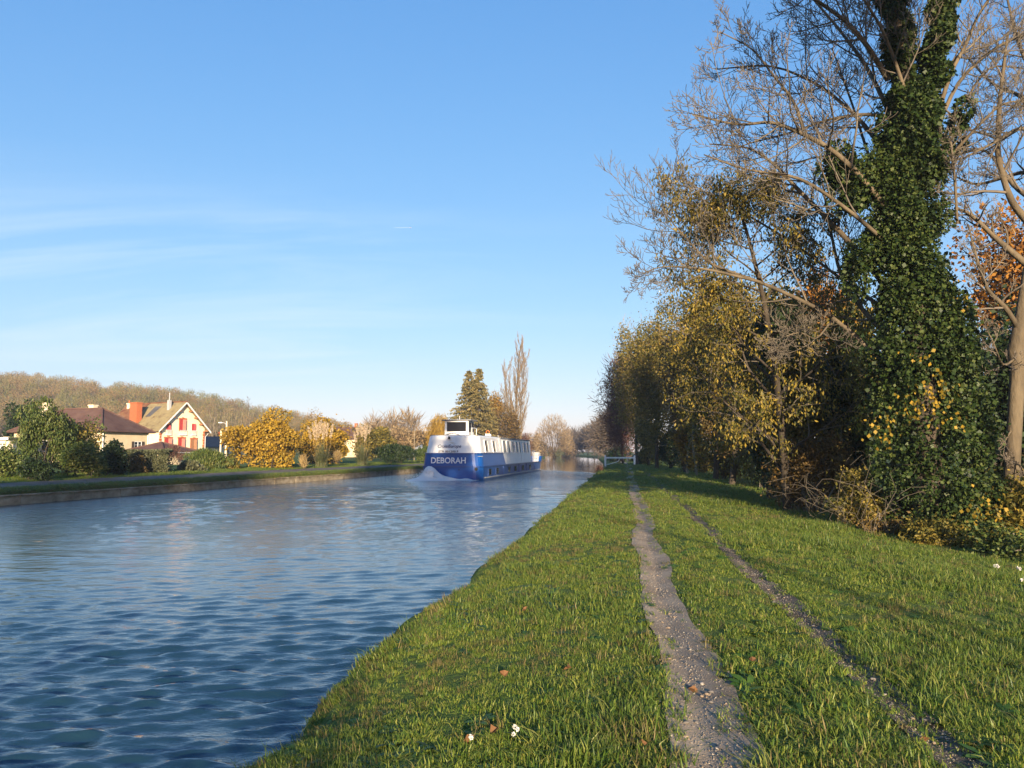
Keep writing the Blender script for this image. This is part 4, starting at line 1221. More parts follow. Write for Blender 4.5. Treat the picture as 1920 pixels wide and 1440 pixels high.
    for cx, c_y, s_, n in ((1748, 735, 20, 90), (1712, 770, 16, 30), (1850, 965, 20, 70), (1655, 800, 18, 50), (1780, 785, 12, 22), (1815, 560, 14, 18), (1726, 665, 9, 14)):
        p = at(cx, c_y, D - 1.05 - .0016 * (c_y - 500)); Q.append(p + nr.normal(size=(n, 3)) * np.array([s_ * px, .18, s_ * px]))
    V, F = leaves(np.concatenate(Q), .085, nr, 'droop', .85)
    mk(t, 'vine_leaves', V, F, M['ivy_yellow'])
ivy_ash()

def edge_tree():
    "grey trunk at the right margin, bare branches reaching left over the ivy"
    g = at(1892, 985, 19.5)
    t = thing('bare_tree', 'grey bare trunk with knobbly forks at the right edge beside the ivy', 'tree', (g[0], g[1], gz(g[0], g[1])))
    rng = random.Random(5); out = []
    D = 19.5
    T = [at(*p) for p in ((1890, 1010, D), (1896, 900, D), (1903, 780, D), (1908, 690, D), (1903, 660, D), (1914, 600, D), (1930, 500, D), (1945, 380, D), (1955, 250, D), (1965, 100, D))]
    out.append((0, [tuple(p) for p in T], [.215, .185, .175, .18, .20, .16, .14, .125, .10, .08]))
    P = dict(ASH); P['nch'] = [6, 9, 7, 6, 0]
    for pts, a, b_ in (
        ([(1912, 620, D), (1885, 575, 19.2), (1850, 545, 19), (1830, 480, 18.8), (1815, 420, 18.7)], .08, .02),
        ([(1930, 500, D), (1870, 450, 19.5), (1820, 400, 19.4), (1790, 390, 19.2)], .09, .03),
        ([(1940, 430, D), (1895, 380, 19.2), (1868, 290, 19), (1875, 180, 18.8), (1890, 60, 18.6)], .11, .03),
        ([(1945, 380, D), (1900, 350, 20), (1850, 275, 20.6), (1790, 292, 21)], .08, .02),
        ([(1955, 260, D), (1915, 235, 19), (1860, 270, 18.6), (1800, 300, 18.2)], .07, .02),
        ([(1950, 330, D), (1920, 320, 20.4), (1830, 350, 21), (1790, 330, 21.4)], .07, .02),
        ([(1955, 240, D), (1920, 180, 20.4), (1860, 160, 21.2), (1800, 90, 22)], .07, .02),
        ([(1960, 180, D), (1910, 90, 20), (1880, -40, 20.4)], .07, .02),
        ([(1905, 670, D), (1880, 690, 19), (1862, 640, 18.8), (1845, 610, 18.6)], .035, .012),
        ([(1900, 800, D), (1870, 850, 19), (1850, 830, 18.7)], .025, .010),
        ([(1898, 860, D), (1920, 880, 19), (1935, 930, 18.7)], .025, .010)): limb(out, rng, P, pts, a, b_, 1)
    put(out, t, 1, M['bark'], M['twig_grey'])
edge_tree()

LEAFY = dict(seg=[7, 6, 5, 4, 4], wan=[.05, .12, .16, .2, .2], trop=[.05, .03, -.05, -.15, -.2], nch=[14, 8, 6, 0, 0], ang=[1.0, .8, .8, .7, .6],
             lr=[.5, .5, .5, .5, .5], rr=[.45, .5, .55, .6, .6], tap=[.25, .25, .3, .4, .6], start=[.15, .2, .2, .2, 0], rmin=.007, max=3)
def leafy_tree(name, label, base, H, rad, P, nleaf, lsize, mat_, bark='bark_dark', mode='droop', asp=.42, spread=.12, seed=1, lean=(0, 0), pts=None, lv=2, group=None, cat='tree', twig='twig', z=None):
    X, Y = base
    g = gz(X, Y) if z is None else z
    t = thing(name, label, cat, (X, Y, g), 0, group)
    rng = random.Random(seed); nr = np.random.default_rng(seed); out = []
    d = unit(np.array([lean[0], lean[1], 1.0]))
    if pts is not None: limb(out, rng, P, pts, rad, rad * .2, 0)
    else: grow(out, rng, (X, Y, g - .15), tuple(d), H, rad, 0, P)
    put(out, t, 1, M[bark], M[twig], names=('trunk', 'branches'))
    Q = tipspts(out, lv, nr, nleaf, spread)
    Q[:, 2] = np.maximum(Q[:, 2], g + .3)
    V, F = leaves(Q, lsize, nr, mode, asp)
    mk(t, 'crown', V, F, M[mat_])
    return t

q = at(1478, 975, 22.5)
leafy_tree('cherry_tree', 'slender tree hung with drooping gold and olive leaves left of the ivy', (q[0], q[1]), 9, .13, dict(LEAFY, nch=[34, 8, 6, 0, 0], lr=[.40, .5, .5, .5, .5], start=[.12, .2, .2, .2, 0]), 27000, .105, 'gold_leaf', seed=21,
           pts=[(1478, 985, 22.5), (1470, 850, 22), (1455, 700, 21.6), (1432, 560, 21), (1405, 450, 20.6), (1380, 370, 20.4)])
q = at(1430, 935, 30)
leafy_tree('cherry_tree', 'shaded leafy tree filling the gap behind the slender golden one', (q[0] + .3, q[1]), 7.0, .16, dict(LEAFY, nch=[30, 8, 6, 0, 0], lr=[.42, .5, .5, .5, .5]), 14000, .16, 'olive', seed=22)
q = at(1372, 914, 41.5)
leafy_tree('small_tree', 'small dark trunked tree with brown leaves standing on the grass slope', (q[0], q[1]), 5.4, .19, dict(LEAFY, nch=[13, 7, 6, 0, 0], start=[.28, .2, .2, .2, 0], lr=[.5, .5, .5, .5, .5]), 8000, .16, 'brown', seed=23, mode='random', asp=.6)
q = at(1296, 886, 58)
leafy_tree('maple_tree', 'young maple with tawny orange leaves down to the grass and pale stems', (q[0] - .3, q[1]), 7.0, .10, dict(LEAFY, nch=[18, 7, 6, 0, 0], start=[.05, .2, .2, .2, 0], lr=[.30, .5, .5, .5, .5]), 8500, .21, 'ochre', 'bark_pale', mode='random', asp=.75, seed=24)
q = at(1307, 888, 56)
leafy_tree('thin_tree', 'thin pale twin of bare stems beside the tawny maple', (q[0], q[1]), 6.6, .09, dict(LEAFY, nch=[10, 6, 5, 0, 0], start=[.4, .2, .2, .2, 0], lr=[.3, .5, .5, .5, .5]), 1200, .16, 'brown', 'bark_pale', mode='random', seed=25)

def crown_tree(name, label, box, Y, mat_, n, size, nb=26, mode='random', asp=.55, seed=1, bark='bark_dark', twig=None, ntw=0, group=None, ry=None, low=None, cat='tree', shell=.45, f=(.25, .46), trunk_r=.2, ragged=.25):
    "taller tree: trunk and limbs reaching into a lumpy crown of leaves (and bare twigs)"
    nr = np.random.default_rng(seed); r = random.Random(seed)
    c, rad = pxbox(*box, Y, ry)
    g = gz(c[0], c[1])
    if low is not None: 
        top = c[2] + rad[2]; c[2] = (top + g + low) / 2; rad[2] = (top - g - low) / 2
    t = thing(name, label, cat, (c[0], c[1], g), 0, group)
    C, Rr = blobs(c, rad, nb, nr, f)
    P, d = inblobs(C, Rr, n, nr, shell)
    k = nr.uniform(size=n) < .15
    P[k] += d[k] * nr.uniform(0, ragged, (k.sum(), 1)) * rad.mean()
    P[:, 2] = np.maximum(P[:, 2], g + .05)
    V, F = leaves(P, size, nr, mode, asp)
    mk(t, 'crown', V, F, M[mat_])
    if ntw:
        P, d = inblobs(C, Rr * 1.12, ntw, nr, .6)
        V, F = leaves(P, size * 3.2, nr, 'dirs', .05, .4, d + np.array([0, 0, .5]))
        mk(t, 'twigs', V, F, M[twig or 'twig_warm'])
    tb = Tubes(); b0 = np.array([c[0], c[1], g - .1]); m1 = np.array([c[0] + r.uniform(-.1, .1) * rad[0], c[1], (c[2] * .6 + g * .4)])
    tb.add([b0, (b0 + m1) / 2 + np.array([r.uniform(-.15, .15), 0, 0]), m1], [trunk_r, trunk_r * .8, trunk_r * .6], 7)
    for i in range(9):
        q = C[r.randrange(len(C))]; s_ = b0 + (m1 - b0) * r.uniform(.35, 1)
        tb.add([s_, (s_ + q) / 2 + np.array([0, 0, .3]), q], [trunk_r * .4, trunk_r * .28, trunk_r * .1], 5)
    tb.build('trunk', M[bark], t)
    return t
# the tall line of trees along the towpath, near to far
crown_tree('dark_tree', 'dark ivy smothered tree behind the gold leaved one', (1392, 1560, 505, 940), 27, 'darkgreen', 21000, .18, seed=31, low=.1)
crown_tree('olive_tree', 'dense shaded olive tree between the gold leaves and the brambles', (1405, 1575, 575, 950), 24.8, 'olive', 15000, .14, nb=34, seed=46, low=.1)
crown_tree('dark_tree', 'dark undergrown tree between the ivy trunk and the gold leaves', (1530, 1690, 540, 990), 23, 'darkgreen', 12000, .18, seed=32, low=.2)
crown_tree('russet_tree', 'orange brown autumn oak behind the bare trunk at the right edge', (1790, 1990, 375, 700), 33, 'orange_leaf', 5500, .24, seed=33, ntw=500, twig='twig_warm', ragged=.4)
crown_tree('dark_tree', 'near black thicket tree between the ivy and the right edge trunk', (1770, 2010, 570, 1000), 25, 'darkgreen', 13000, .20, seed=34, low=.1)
crown_tree('olive_tree', 'russet tipped tree showing through the bare branches above the gold leaves', (1460, 1640, 500, 800), 38, 'orange_leaf', 5000, .26, seed=35, ntw=600, ragged=.4)
crown_tree('tall_tree', 'tall olive yellow tree rising behind the tawny maple', (1255, 1420, 490, 860), 52, 'gold_leaf', 22000, .22, nb=40, seed=36, ntw=1200, low=.5)
crown_tree('tall_tree', 'tall brown twigged tree between the two olive ones', (1235, 1330, 590, 880), 62, 'brown', 15000, .22, nb=34, seed=37, ntw=2200, low=.5)
crown_tree('tall_tree', 'tall yellowing tree leaning toward the canal above the yellow green shrub', (1168, 1290, 545, 850), 74, 'olive', 24000, .24, nb=40, seed=38, ntw=1500, low=.8)
crown_tree('yellow_green_shrub', 'round yellow green bush at the foot of the tall leaning tree', (1184, 1248, 775, 880), 84, 'olive', 6000, .24, seed=39, low=.0, cat='shrub', ntw=0)
crown_tree('evergreen_bush', 'dark green bush between the round yellow green bush and the tawny maple', (1232, 1280, 790, 885), 74, 'darkgreen', 4500, .24, seed=40, low=.0, cat='shrub')
crown_tree('copper_tree', 'dark reddish tree leaning over the barrier on the towpath', (1122, 1212, 640, 862), 106, 'twig_red', 16000, .42, asp=.22, nb=34, seed=41, ntw=2600, twig='twig_red', low=.6)
crown_tree('tall_tree', 'tall olive tree seen between the reddish tree and the yellowing one', (1145, 1240, 590, 850), 95, 'olive', 12000, .30, nb=30, seed=42, ntw=1500, low=.5)
crown_tree('tall_tree', 'open crowned golden tree behind the slender gold leaved one', (1330, 1530, 455, 880), 44, M and 'gold_leaf', 15000, .19, nb=38, seed=45, ntw=1600, low=.5, ragged=.4)
# second row and undergrowth that close the wood
for k_, (bx, Y, mt, n, sz, lab) in enumerate((
        ((1290, 1430, 590, 900), 64, 'olive', 12000, .30, 'broad shaded tree behind the tawny maple'),
        ((1385, 1520, 610, 915), 47, 'brown', 13000, .26, 'brown leaved tree behind the small tree on the slope'),
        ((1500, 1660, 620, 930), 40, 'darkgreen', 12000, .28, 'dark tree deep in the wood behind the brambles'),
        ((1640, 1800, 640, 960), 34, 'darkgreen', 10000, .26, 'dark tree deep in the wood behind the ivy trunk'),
        ((1860, 2060, 600, 960), 36, 'brown', 10000, .26, 'brown tree deep in the wood behind the right edge trunk'))):
    crown_tree('wood_tree', lab, bx, Y, mt, n, sz, nb=34, seed=300 + k_, low=.2)
for k_, (bx, Y, mt, n, sz, lab) in enumerate((
        ((1330, 1402, 822, 902), 53, 'brown', 5200, .18, 'brown undergrowth left of the small tree on the slope'),
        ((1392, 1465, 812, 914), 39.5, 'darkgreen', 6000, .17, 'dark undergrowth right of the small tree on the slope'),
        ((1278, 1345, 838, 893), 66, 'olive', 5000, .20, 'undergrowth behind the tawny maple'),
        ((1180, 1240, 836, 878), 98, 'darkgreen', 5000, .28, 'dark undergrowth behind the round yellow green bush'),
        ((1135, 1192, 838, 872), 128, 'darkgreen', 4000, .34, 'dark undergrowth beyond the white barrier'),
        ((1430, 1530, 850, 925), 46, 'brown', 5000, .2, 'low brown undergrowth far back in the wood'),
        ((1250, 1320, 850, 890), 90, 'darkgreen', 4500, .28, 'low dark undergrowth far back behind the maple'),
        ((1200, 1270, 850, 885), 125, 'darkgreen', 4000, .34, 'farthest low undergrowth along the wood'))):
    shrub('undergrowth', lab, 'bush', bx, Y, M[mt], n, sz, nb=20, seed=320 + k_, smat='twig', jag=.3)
far = [(1128, 1180, 742, 860, 150), (1112, 1160, 772, 858, 195), (1106, 1146, 788, 856, 240), (1082, 1122, 800, 855, 350), (1062, 1100, 806, 854, 405), (1094, 1135, 795, 854, 330), (1046, 1085, 810, 854, 440), (1112, 1152, 780, 856, 270)]
fl = ['dark bare tree just beyond the walker on the towpath', 'second misty tree from the barrier along the water', 'third misty tree from the barrier along the water', 'hazy tree where the canal bends out of sight',
      'faint low tree closing the end of the canal', 'faint taller tree behind the end of the canal', 'faintest tree at the left of the canal end', 'hazy tree with a pale top behind the second misty one']
for i, (a, b_, c, d, Y) in enumerate(far):
    crown_tree('distant_tree', fl[i], (a, b_, c, d), Y, 'twig_shaded', 2600, .0028 * Y + .25, asp=.28, seed=50 + i, ntw=900, twig='twig_shaded', group='misty trees along the far towpath', low=.2, trunk_r=.22)
# understorey along the edge of the wood
shrub('bramble_bush', 'tangled brown bramble heap at the foot of the gold leaved tree', 'bush', (1455, 1600, 800, 985), 22.5, M['brown'], 9500, .11, seed=61, smat='twig', stems=12, jag=.5)
shrub('bramble_bush', 'low tawny bramble heap left of the ivy trunk', 'bush', (1545, 1670, 885, 1005), 18.6, M['olive'], 7600, .085, seed=62, smat='twig', stems=14, jag=.4)
shrub('bramble_bush', 'shaded bramble heap nearest the small tree on the slope', 'bush', (1420, 1510, 850, 945), 29, M['darkgreen'], 4000, .13, seed=63, smat='twig', stems=20, jag=.4)
shrub('yellowing_bush', 'yellow green bush at the foot of the right edge trunk', 'bush', (1835, 1960, 895, 1050), 16.8, M['gold_leaf'], 4200, .10, seed=64, smat='twig', stems=16, jag=.4)
shrub('low_bush', 'low mixed green bush in front of the ivy trunk', 'bush', (1690, 1830, 965, 1062), 15.4, M['olive'], 5200, .075, seed=65, smat='twig', stems=36, jag=.35)
shrub('low_bush', 'low dark leafed bush at the lower right edge of the grass', 'bush', (1800, 1990, 985, 1085), 13.9, M['green'], 5200, .075, seed=66, smat='twig', stems=30, jag=.35)
shrub('low_bush', 'small dry bush where the grass meets the ivy foot', 'bush', (1600, 1720, 960, 1022), 16.9, M['brown'], 3600, .075, seed=67, smat='twig', stems=14, jag=.4)
shrub('dry_tussock', 'dry reddish plant on the water edge near the barrier', 'plant', (1116, 1132, 876, 892), 74, M['twig_red'], 500, .30, seed=68, mode='up', asp=.12, stems=4)

# arching bramble canes and dead stems
def canes():
    r = random.Random(9)
    for i, (px, py, Y) in enumerate(((1500, 980, 21.2), (1590, 1000, 17.9), (1545, 985, 19.3), (1650, 1010, 16.4), (1440, 945, 27.5))):
        b0 = at(px, py, Y); g = gz(b0[0], b0[1])
        t = thing('bramble_cane', ('arching dead bramble canes under the gold leaved tree', 'pale bramble canes beside the ivy foot', 'leaning canes between the two bramble heaps', 'thin dry stems at the ivy foot', 'bare canes near the small tree on the slope')[i], 'plant', (b0[0], b0[1], g))
        tb = Tubes()
        for k in range(11):
            a = r.uniform(0, 6.28); h = r.uniform(.5, 1.9); L = r.uniform(.5, 1.8)
            P = [(b0[0] + r.uniform(-.5, .5) * .6 + math.cos(a) * L * f, b0[1] + math.sin(a) * L * f * .6, g - .05 + h * math.sin(min(f * 2.1, 2.6)) * (1 if f < 1 else 1)) for f in np.linspace(0, 1, 7)]
            tb.add(P, np.linspace(.0055, .0025, 7), 4)
        tb.build('canes', M['twig'], t)
canes()

# trees outside the picture whose shadows fall into it
OFF = [('tall tree right of the camera with its crown above the picture', (10.2, 2.0), 18.5, .12, 7000, 31, .68, .18),
       ('taller tree farther right of the camera with its crown above the picture', (13.0, 1.0), 21, .13, 8000, 37, .72, .2),
       ('tall tree behind the camera with a high crown', (8.3, -24), 21.0, .09, 6500, 35, .66, .2),
       ('tall tree on the bank edge behind the camera', (-2.0, -17), 18.5, .14, 7000, 36, .55, .21),
       ('tall tree far behind the camera on the bank', (-9.8, -70), 22, .3, 9000, 32, .5, .25),
       ('second tall tree far behind the camera on the bank', (-6.5, -74), 23, .3, 9000, 33, .5, .25)]
for lb, xy_, H, r_, n, sd, st_, lr_ in OFF:
    leafy_tree('shade_tree', lb, xy_, H, r_, dict(LEAFY, nch=[22, 6, 4, 0, 0], start=[st_, .2, .2, .2, 0], lr=[lr_, .5, .5, .5, .5], trop=[0, .1, .1, .05, 0]), n, .34, 'brown', mode='random', asp=.7, spread=.3, seed=sd, lean={31: (-.16, 0), 37: (-.08, 0)}.get(sd, (0, 0)))
def off_bush():
    X, Y = .2, -13.5
    t = thing('bank_bush', 'bush on the bank behind the camera', 'bush', (X, Y, gz(X, Y)))
    nr = np.random.default_rng(8)
    C, Rr = blobs((X, Y, 2.2), (1.7, 1.6, 1.8), 16, nr); P, d = inblobs(C, Rr, 2600, nr, .5)
    V, F = leaves(P, .2, nr); mk(t, 'crown', V, F, M['green'])
    tb = Tubes()
    for i in range(7): tb.add([(X, Y, gz(X, Y) - .1), tuple((np.array([X, Y, 1.0]) + C[i]) / 2), tuple(C[i])], [.06, .04, .02], 5)
    tb.build('stem', M['bark_dark'], t)
off_bush()
# ------------------------------------------------------------------ far bank plants
def S(name, label, cat, box, Y, mat_, n, size, **k): return shrub(name, label, cat, box, Y, M[mat_], n, size, **k)
S('weeping_shrub', 'tall feathery green shrub with drooping sprays before the white outbuilding', 'shrub', (34, 132, 748, 888), 46, 'green', 9000, .20, mode='droop', asp=.35, seed=101, nb=22)
S('dark_conifer', 'dark leaning evergreen against the wooded hill behind the feathery shrub', 'tree', (10, 66, 732, 850), 92, 'darkgreen', 4500, .35, seed=102, nb=16)
S('laurel_shrub', 'broad glossy green shrub at the left edge of the far verge', 'shrub', (-60, 56, 838, 902), 41, 'green', 8000, .15, seed=103, nb=20)
S('laurel_shrub', 'low rounded shrub in front of the feathery green one', 'shrub', (20, 100, 860, 902), 40, 'darkgreen', 5000, .13, seed=104, nb=14)
S('brown_shrub', 'thin brown twiggy shrub in front of the ochre house', 'shrub', (92, 196, 778, 892), 48, 'olive', 4200, .17, seed=105, nb=22, shell=.6, stems=16, smat='twig')
S('leafy_shrub', 'olive shrub with bare gaps against the dark brown roof', 'shrub', (110, 186, 788, 890), 50, 'green', 3600, .19, seed=106, nb=16, jag=.5)
S('cypress_bush', 'bright green feathery cypress bush in front of the ochre house', 'shrub', (104, 200, 820, 896), 44, 'conifer', 10000, .17, mode='flat', asp=.3, seed=107, nb=22)
S('dark_evergreen', 'nearly black upright evergreen beside the clipped hedge', 'shrub', (186, 243, 826, 896), 47, 'darkgreen', 7000, .17, seed=108, nb=16)
def hedge(name, label, x0, x1, ytop, ybot, Y, depth, mat_, n, size, seed, rot=R(-13)):
    a, b_ = at(x0, ybot, Y), at(x1, ybot, Y + abs(at(x1, ybot, Y)[0] - at(x0, ybot, Y)[0]) * .25)
    top = at((x0 + x1) / 2, ytop, Y)[2]
    c = (a + b_) / 2; g = gz(c[0], c[1])
    t = thing(name, label, 'hedge', (c[0], c[1], g))
    nr = np.random.default_rng(seed)
    ax = unit((b_ - a)[:2]); L = np.linalg.norm((b_ - a)[:2]); nx = np.array([-ax[1], ax[0]])
    u, v, w = nr.uniform(-.5, .5, n), nr.uniform(-.5, .5, n), nr.uniform(0, 1, n)
    f = nr.integers(0, 3, n)
    v = np.where(f == 0, -.5 + .04 * nr.normal(size=n), v); w = np.where(f == 1, 1 + .02 * nr.normal(size=n), w)
    w = np.minimum(w, 1.02)
    H = top - g
    P = np.stack([c[0] + ax[0] * u * L + nx[0] * v * depth, c[1] + ax[1] * u * L + nx[1] * v * depth, g + w * H + .05 * vnoise(u * L * 2, w * 3, seed)], -1)
    V, F = leaves(P, size, nr); mk(t, 'crown', V, F, M[mat_])
    tb = Tubes()
    for k in range(9):
        x = (k / 8 - .5) * L * .9
        tb.add([(c[0] + ax[0] * x, c[1] + ax[1] * x, g - .1), (c[0] + ax[0] * x, c[1] + ax[1] * x, g + H * .8)], [.04, .02], 5)
    tb.build('stem', M['bark_dark'], t)
hedge('clipped_hedge', 'flat topped grey green hedge in front of the garage', 240, 318, 846, 890, 52, 2.0, 'greygreen', 9000, .15, 109)
S('brown_shrub', 'russet twiggy shrub growing into the clipped hedge', 'shrub', (238, 275, 858, 892), 50, 'brown', 2600, .13, seed=110, nb=9)
S('rose_shrub', 'thin pinkish twiggy shrub below the gabled house', 'shrub', (305, 350, 832, 868), 75, 'twig_red', 1500, .35, mode='up', asp=.10, seed=111, nb=10)
S('broadleaf_shrub', 'small shrub with large yellowish leaves beside the green conifers', 'shrub', (328, 384, 862, 889), 56, 'greygreen', 2600, .17, asp=.7, seed=112, nb=9)
S('conifer_hedge', 'feathered bright green conifer clump left of the yellow bushes', 'hedge', (334, 428, 838, 888), 60, 'conifer', 9000, .22, mode='up', asp=.22, seed=113, nb=22)
S('hazel_bush', 'big rounded bush covered in yellow leaves on the far bank', 'shrub', (428, 575, 764, 884), 66, 'yellow', 15000, .22, asp=.75, seed=114, nb=34, shell=.55, f=(.2, .36), stems=14)
S('hazel_bush', 'orange tinged leafy bush behind the tall pampas plumes', 'shrub', (545, 672, 780, 872), 82, 'yellow', 15000, .22, asp=.75, seed=115, nb=30, f=(.2, .36), stems=12)
S('hazel_bush', 'loose topped bush with sprigs above the orange tinged one', 'shrub', (560, 660, 765, 850), 88, 'ochre', 3000, .22, seed=116, nb=22, shell=.3, jag=1.2, stems=26, smat='twig')
S('leafy_shrub', 'low green shrub under the left of the big yellow bush', 'shrub', (412, 452, 846, 886), 61, 'olive', 2600, .18, seed=117, nb=9)

def pampas(name, label, px, py, Y, hl, wl, plumes, hp, seed):
    b0 = at(px, py, Y); g = gz(b0[0], b0[1])
    t = thing(name, label, 'grass', (b0[0], b0[1], g))
    nr = np.random.default_rng(seed); tb = Tubes()
    V, F = [], []; o = 0
    for k in range(620):
        a = nr.uniform(0, 6.283); L = hl * nr.uniform(.7, 1.25); sp = nr.uniform(.15, 1) * wl
        f = np.linspace(0, 1, 6); rr = sp * f ** 1.3; z = L * (f * 1.25 - .75 * f ** 2.4 * (sp / wl) * 1.2)
        x = b0[0] + nr.normal() * .18 + np.cos(a) * rr; y = b0[1] + nr.normal() * .18 + np.sin(a) * rr
        w = .016 * (1 - f * .8); sx, sy = -math.sin(a), math.cos(a)
        P = np.stack([np.stack([x - sx * w, y - sy * w, g + z], -1), np.stack([x + sx * w, y + sy * w, g + z], -1)], 1).reshape(-1, 3)
        V.append(P); i = np.arange(5) * 2 + o
        F.append(np.stack([i, i + 1, i + 3, i + 2], -1)); o += 12
    mk(t, 'leaves', np.concatenate(V), np.concatenate(F), M['pampas'])
    for (dx, h) in plumes:
        x = b0[0] + dx; y = b0[1] + nr.normal() * .15; tilt = dx * .12
        s_ = MB()
        st = Tubes(); st.add([(b0[0] + dx * .3, y, g), (x - tilt * .5, y, g + h * .6), (x, y, g + h)], [.014, .012, .008], 4)
        V, F = st.mesh()
        n = 130; f = nr.uniform(0, 1, n); c = np.stack([x - tilt + tilt * f * 2, y + 0 * f, g + h - hp * .55 + hp * f], -1)
        rad = .13 * np.sin(np.pi * np.clip(f * .92 + .06, 0, 1)) ** .8
        d = unit(nr.normal(size=(n, 3)) * np.array([1, 1, .2]))
        V2, F2 = leaves(c + d * rad[:, None] * .4, .17, nr, 'dirs', .28, .2, d * .6 + np.array([tilt, 0, .9]))
        pl = mk(t, 'plume', V2, F2, M['plume'])
        link('stalk', mesh_np('stalk', V - origin(t), [F], M['straw']), pl)
pampas('pampas_grass', 'pampas grass clump with a dense sheaf of pale plumes', 603, 876, 71, 1.95, 1.8, [(-1.15, 3.2), (-.85, 3.55), (-.57, 3.7), (-.32, 3.6), (-.05, 3.75), (.2, 3.65), (.45, 3.45), (-.7, 3.1), (.1, 3.2), (.85, 3.35), (-.4, 3.3)], 1.2, 5)
pampas('pampas_grass', 'farther pampas grass clump with thinner pinkish plumes', 678, 872, 80, 1.95, 1.75, [(-.5, 3.65), (-.22, 3.85), (.0, 3.55), (.23, 3.8), (.48, 3.6), (.85, 3.8), (-.75, 2.95), (.35, 3.05)], 1.1, 6)
S('dry_grass', 'straw coloured dry tussock left of the nearer pampas grass', 'plant', (558, 580, 852, 882), 67, 'straw', 900, .45, mode='up', asp=.07, seed=120, nb=5, stems=0 + 3)
S('dry_grass', 'straw coloured dry tussock between the two pampas grasses', 'plant', (624, 644, 848, 878), 75, 'straw', 900, .45, mode='up', asp=.07, seed=121, nb=5, stems=3)
S('dark_shrub', 'dark clipped evergreen shrub near the thin wooden post', 'shrub', (704, 782, 830, 867), 92, 'darkgreen', 7000, .26, mode='up', asp=.4, seed=122, nb=18)
S('scrub_thicket', 'olive brown scrub behind the dark clipped shrub', 'shrub', (660, 745, 797, 858), 112, 'olive', 5200, .38, seed=123, nb=22, ragged=0) if False else S('scrub_thicket', 'olive brown scrub behind the dark clipped shrub', 'shrub', (660, 745, 797, 858), 112, 'olive', 5200, .38, seed=123, nb=22)
S('scrub_thicket', 'tawny scrub right of the distant pale pole', 'shrub', (722, 800, 800, 858), 118, 'twig_warm', 5200, .5, asp=.25, seed=124, nb=20)
S('leafy_shrub', 'bright green shrub beside the garden pole and the barge', 'shrub', (778, 806, 828, 862), 100, 'green', 2600, .25, seed=125, nb=9)
S('willow_tree', 'golden weeping willow behind the barge stern', 'tree', (786, 858, 772, 858), 125, 'willow', 8000, .85, mode='droop', asp=.10, seed=126, nb=26, jag=.6)
for i, (a, b_, c) in enumerate(((680, 722, 784), (718, 752, 780), (750, 790, 778))):
    crown_tree('bare_tree', ('first bare spreading tree right of the orange bush', 'second bare spreading tree behind the pale pole', 'third bare spreading tree left of the willow')[i], (a, b_, c, 830), 190, 'twig_warm', 700, .9, asp=.06, seed=130 + i, ntw=500, twig='twig_warm', group='bare trees on the far skyline', trunk_r=.16)
crown_tree('russet_tree', 'russet crowned tree between the spruces and the poplar', (905, 950, 733, 800), 178, 'ochre', 3600, .40, seed=135, ntw=500)
S('dark_shrub', 'big dark brown thicket at the foot of the poplar', 'shrub', (905, 982, 757, 850), 172, 'brown', 9000, .38, seed=136, nb=26)
S('dark_shrub', 'dark olive thicket below the spruces behind the wheelhouse', 'shrub', (838, 930, 812, 856), 142, 'olive', 4000, .34, seed=137, nb=14)
S('red_twigged_shrub', 'reddish twiggy shrub right of the poplar foot', 'shrub', (975, 1004, 796, 852), 196, 'twig_red', 2600, .7, asp=.10, seed=138, nb=10)
S('pale_thicket', 'pinkish far thicket beyond the barge roof', 'shrub', (985, 1020, 808, 852), 260, 'twig_warm', 2000, .8, asp=.2, seed=139, nb=9)

def spruce(px, ytop, Y, w, seed, label):
    top = at(px, ytop, Y); X = top[0]; g = gz(X, Y); H = top[2] - g
    t = thing('spruce_tree', label, 'tree', (X, Y, g), 0, 'spruces behind the barge')
    nr = np.random.default_rng(seed); tb = Tubes()
    tb.add([(X, Y, g - .2), (X, Y, g + H * .5), (X, Y, g + H)], [.26, .15, .02], 7)
    tb.build('trunk', M['bark_dark'], t)
    P, D = [], []
    z = 1.2
    while z < H - .1:
        f = z / H; R0 = w * (1 - f) ** .8 * (.55 + .45 * min(1, (1 - f) * 1.6)) + .15
        nb_ = 11 if f < .85 else 6
        for k in range(nb_):
            a = nr.uniform(0, 6.283); L = R0 * nr.uniform(.65, 1.15)
            n = int(10 + 26 * L / w)
            q = nr.uniform(.12, 1, n) ** .8
            droop = -.30 * L * q ** 1.5 + .12 * L * q ** 4
            x = X + np.cos(a) * L * q + nr.normal(size=n) * .12; y = Y + np.sin(a) * L * q + nr.normal(size=n) * .12
            P.append(np.stack([x, y, g + z + droop + .05 * nr.normal(size=n)], -1))
            D.append(np.stack([np.cos(a) + nr.normal(size=n) * .5, np.sin(a) + nr.normal(size=n) * .5, -.75 + 0 * q], -1))
        z += .26 + .12 * (1 - f)
    P, D = np.concatenate(P), np.concatenate(D)
    V, F = leaves(P, .46, nr, 'dirs', .40, .25, unit(D))
    mk(t, 'crown', V, F, M['spruce'])
spruce(880, 692, 141, 7.0, 1, 'left of the two spruces behind the wheelhouse')
spruce(898, 690, 139, 6.2, 2, 'right taller spruce behind the wheelhouse')

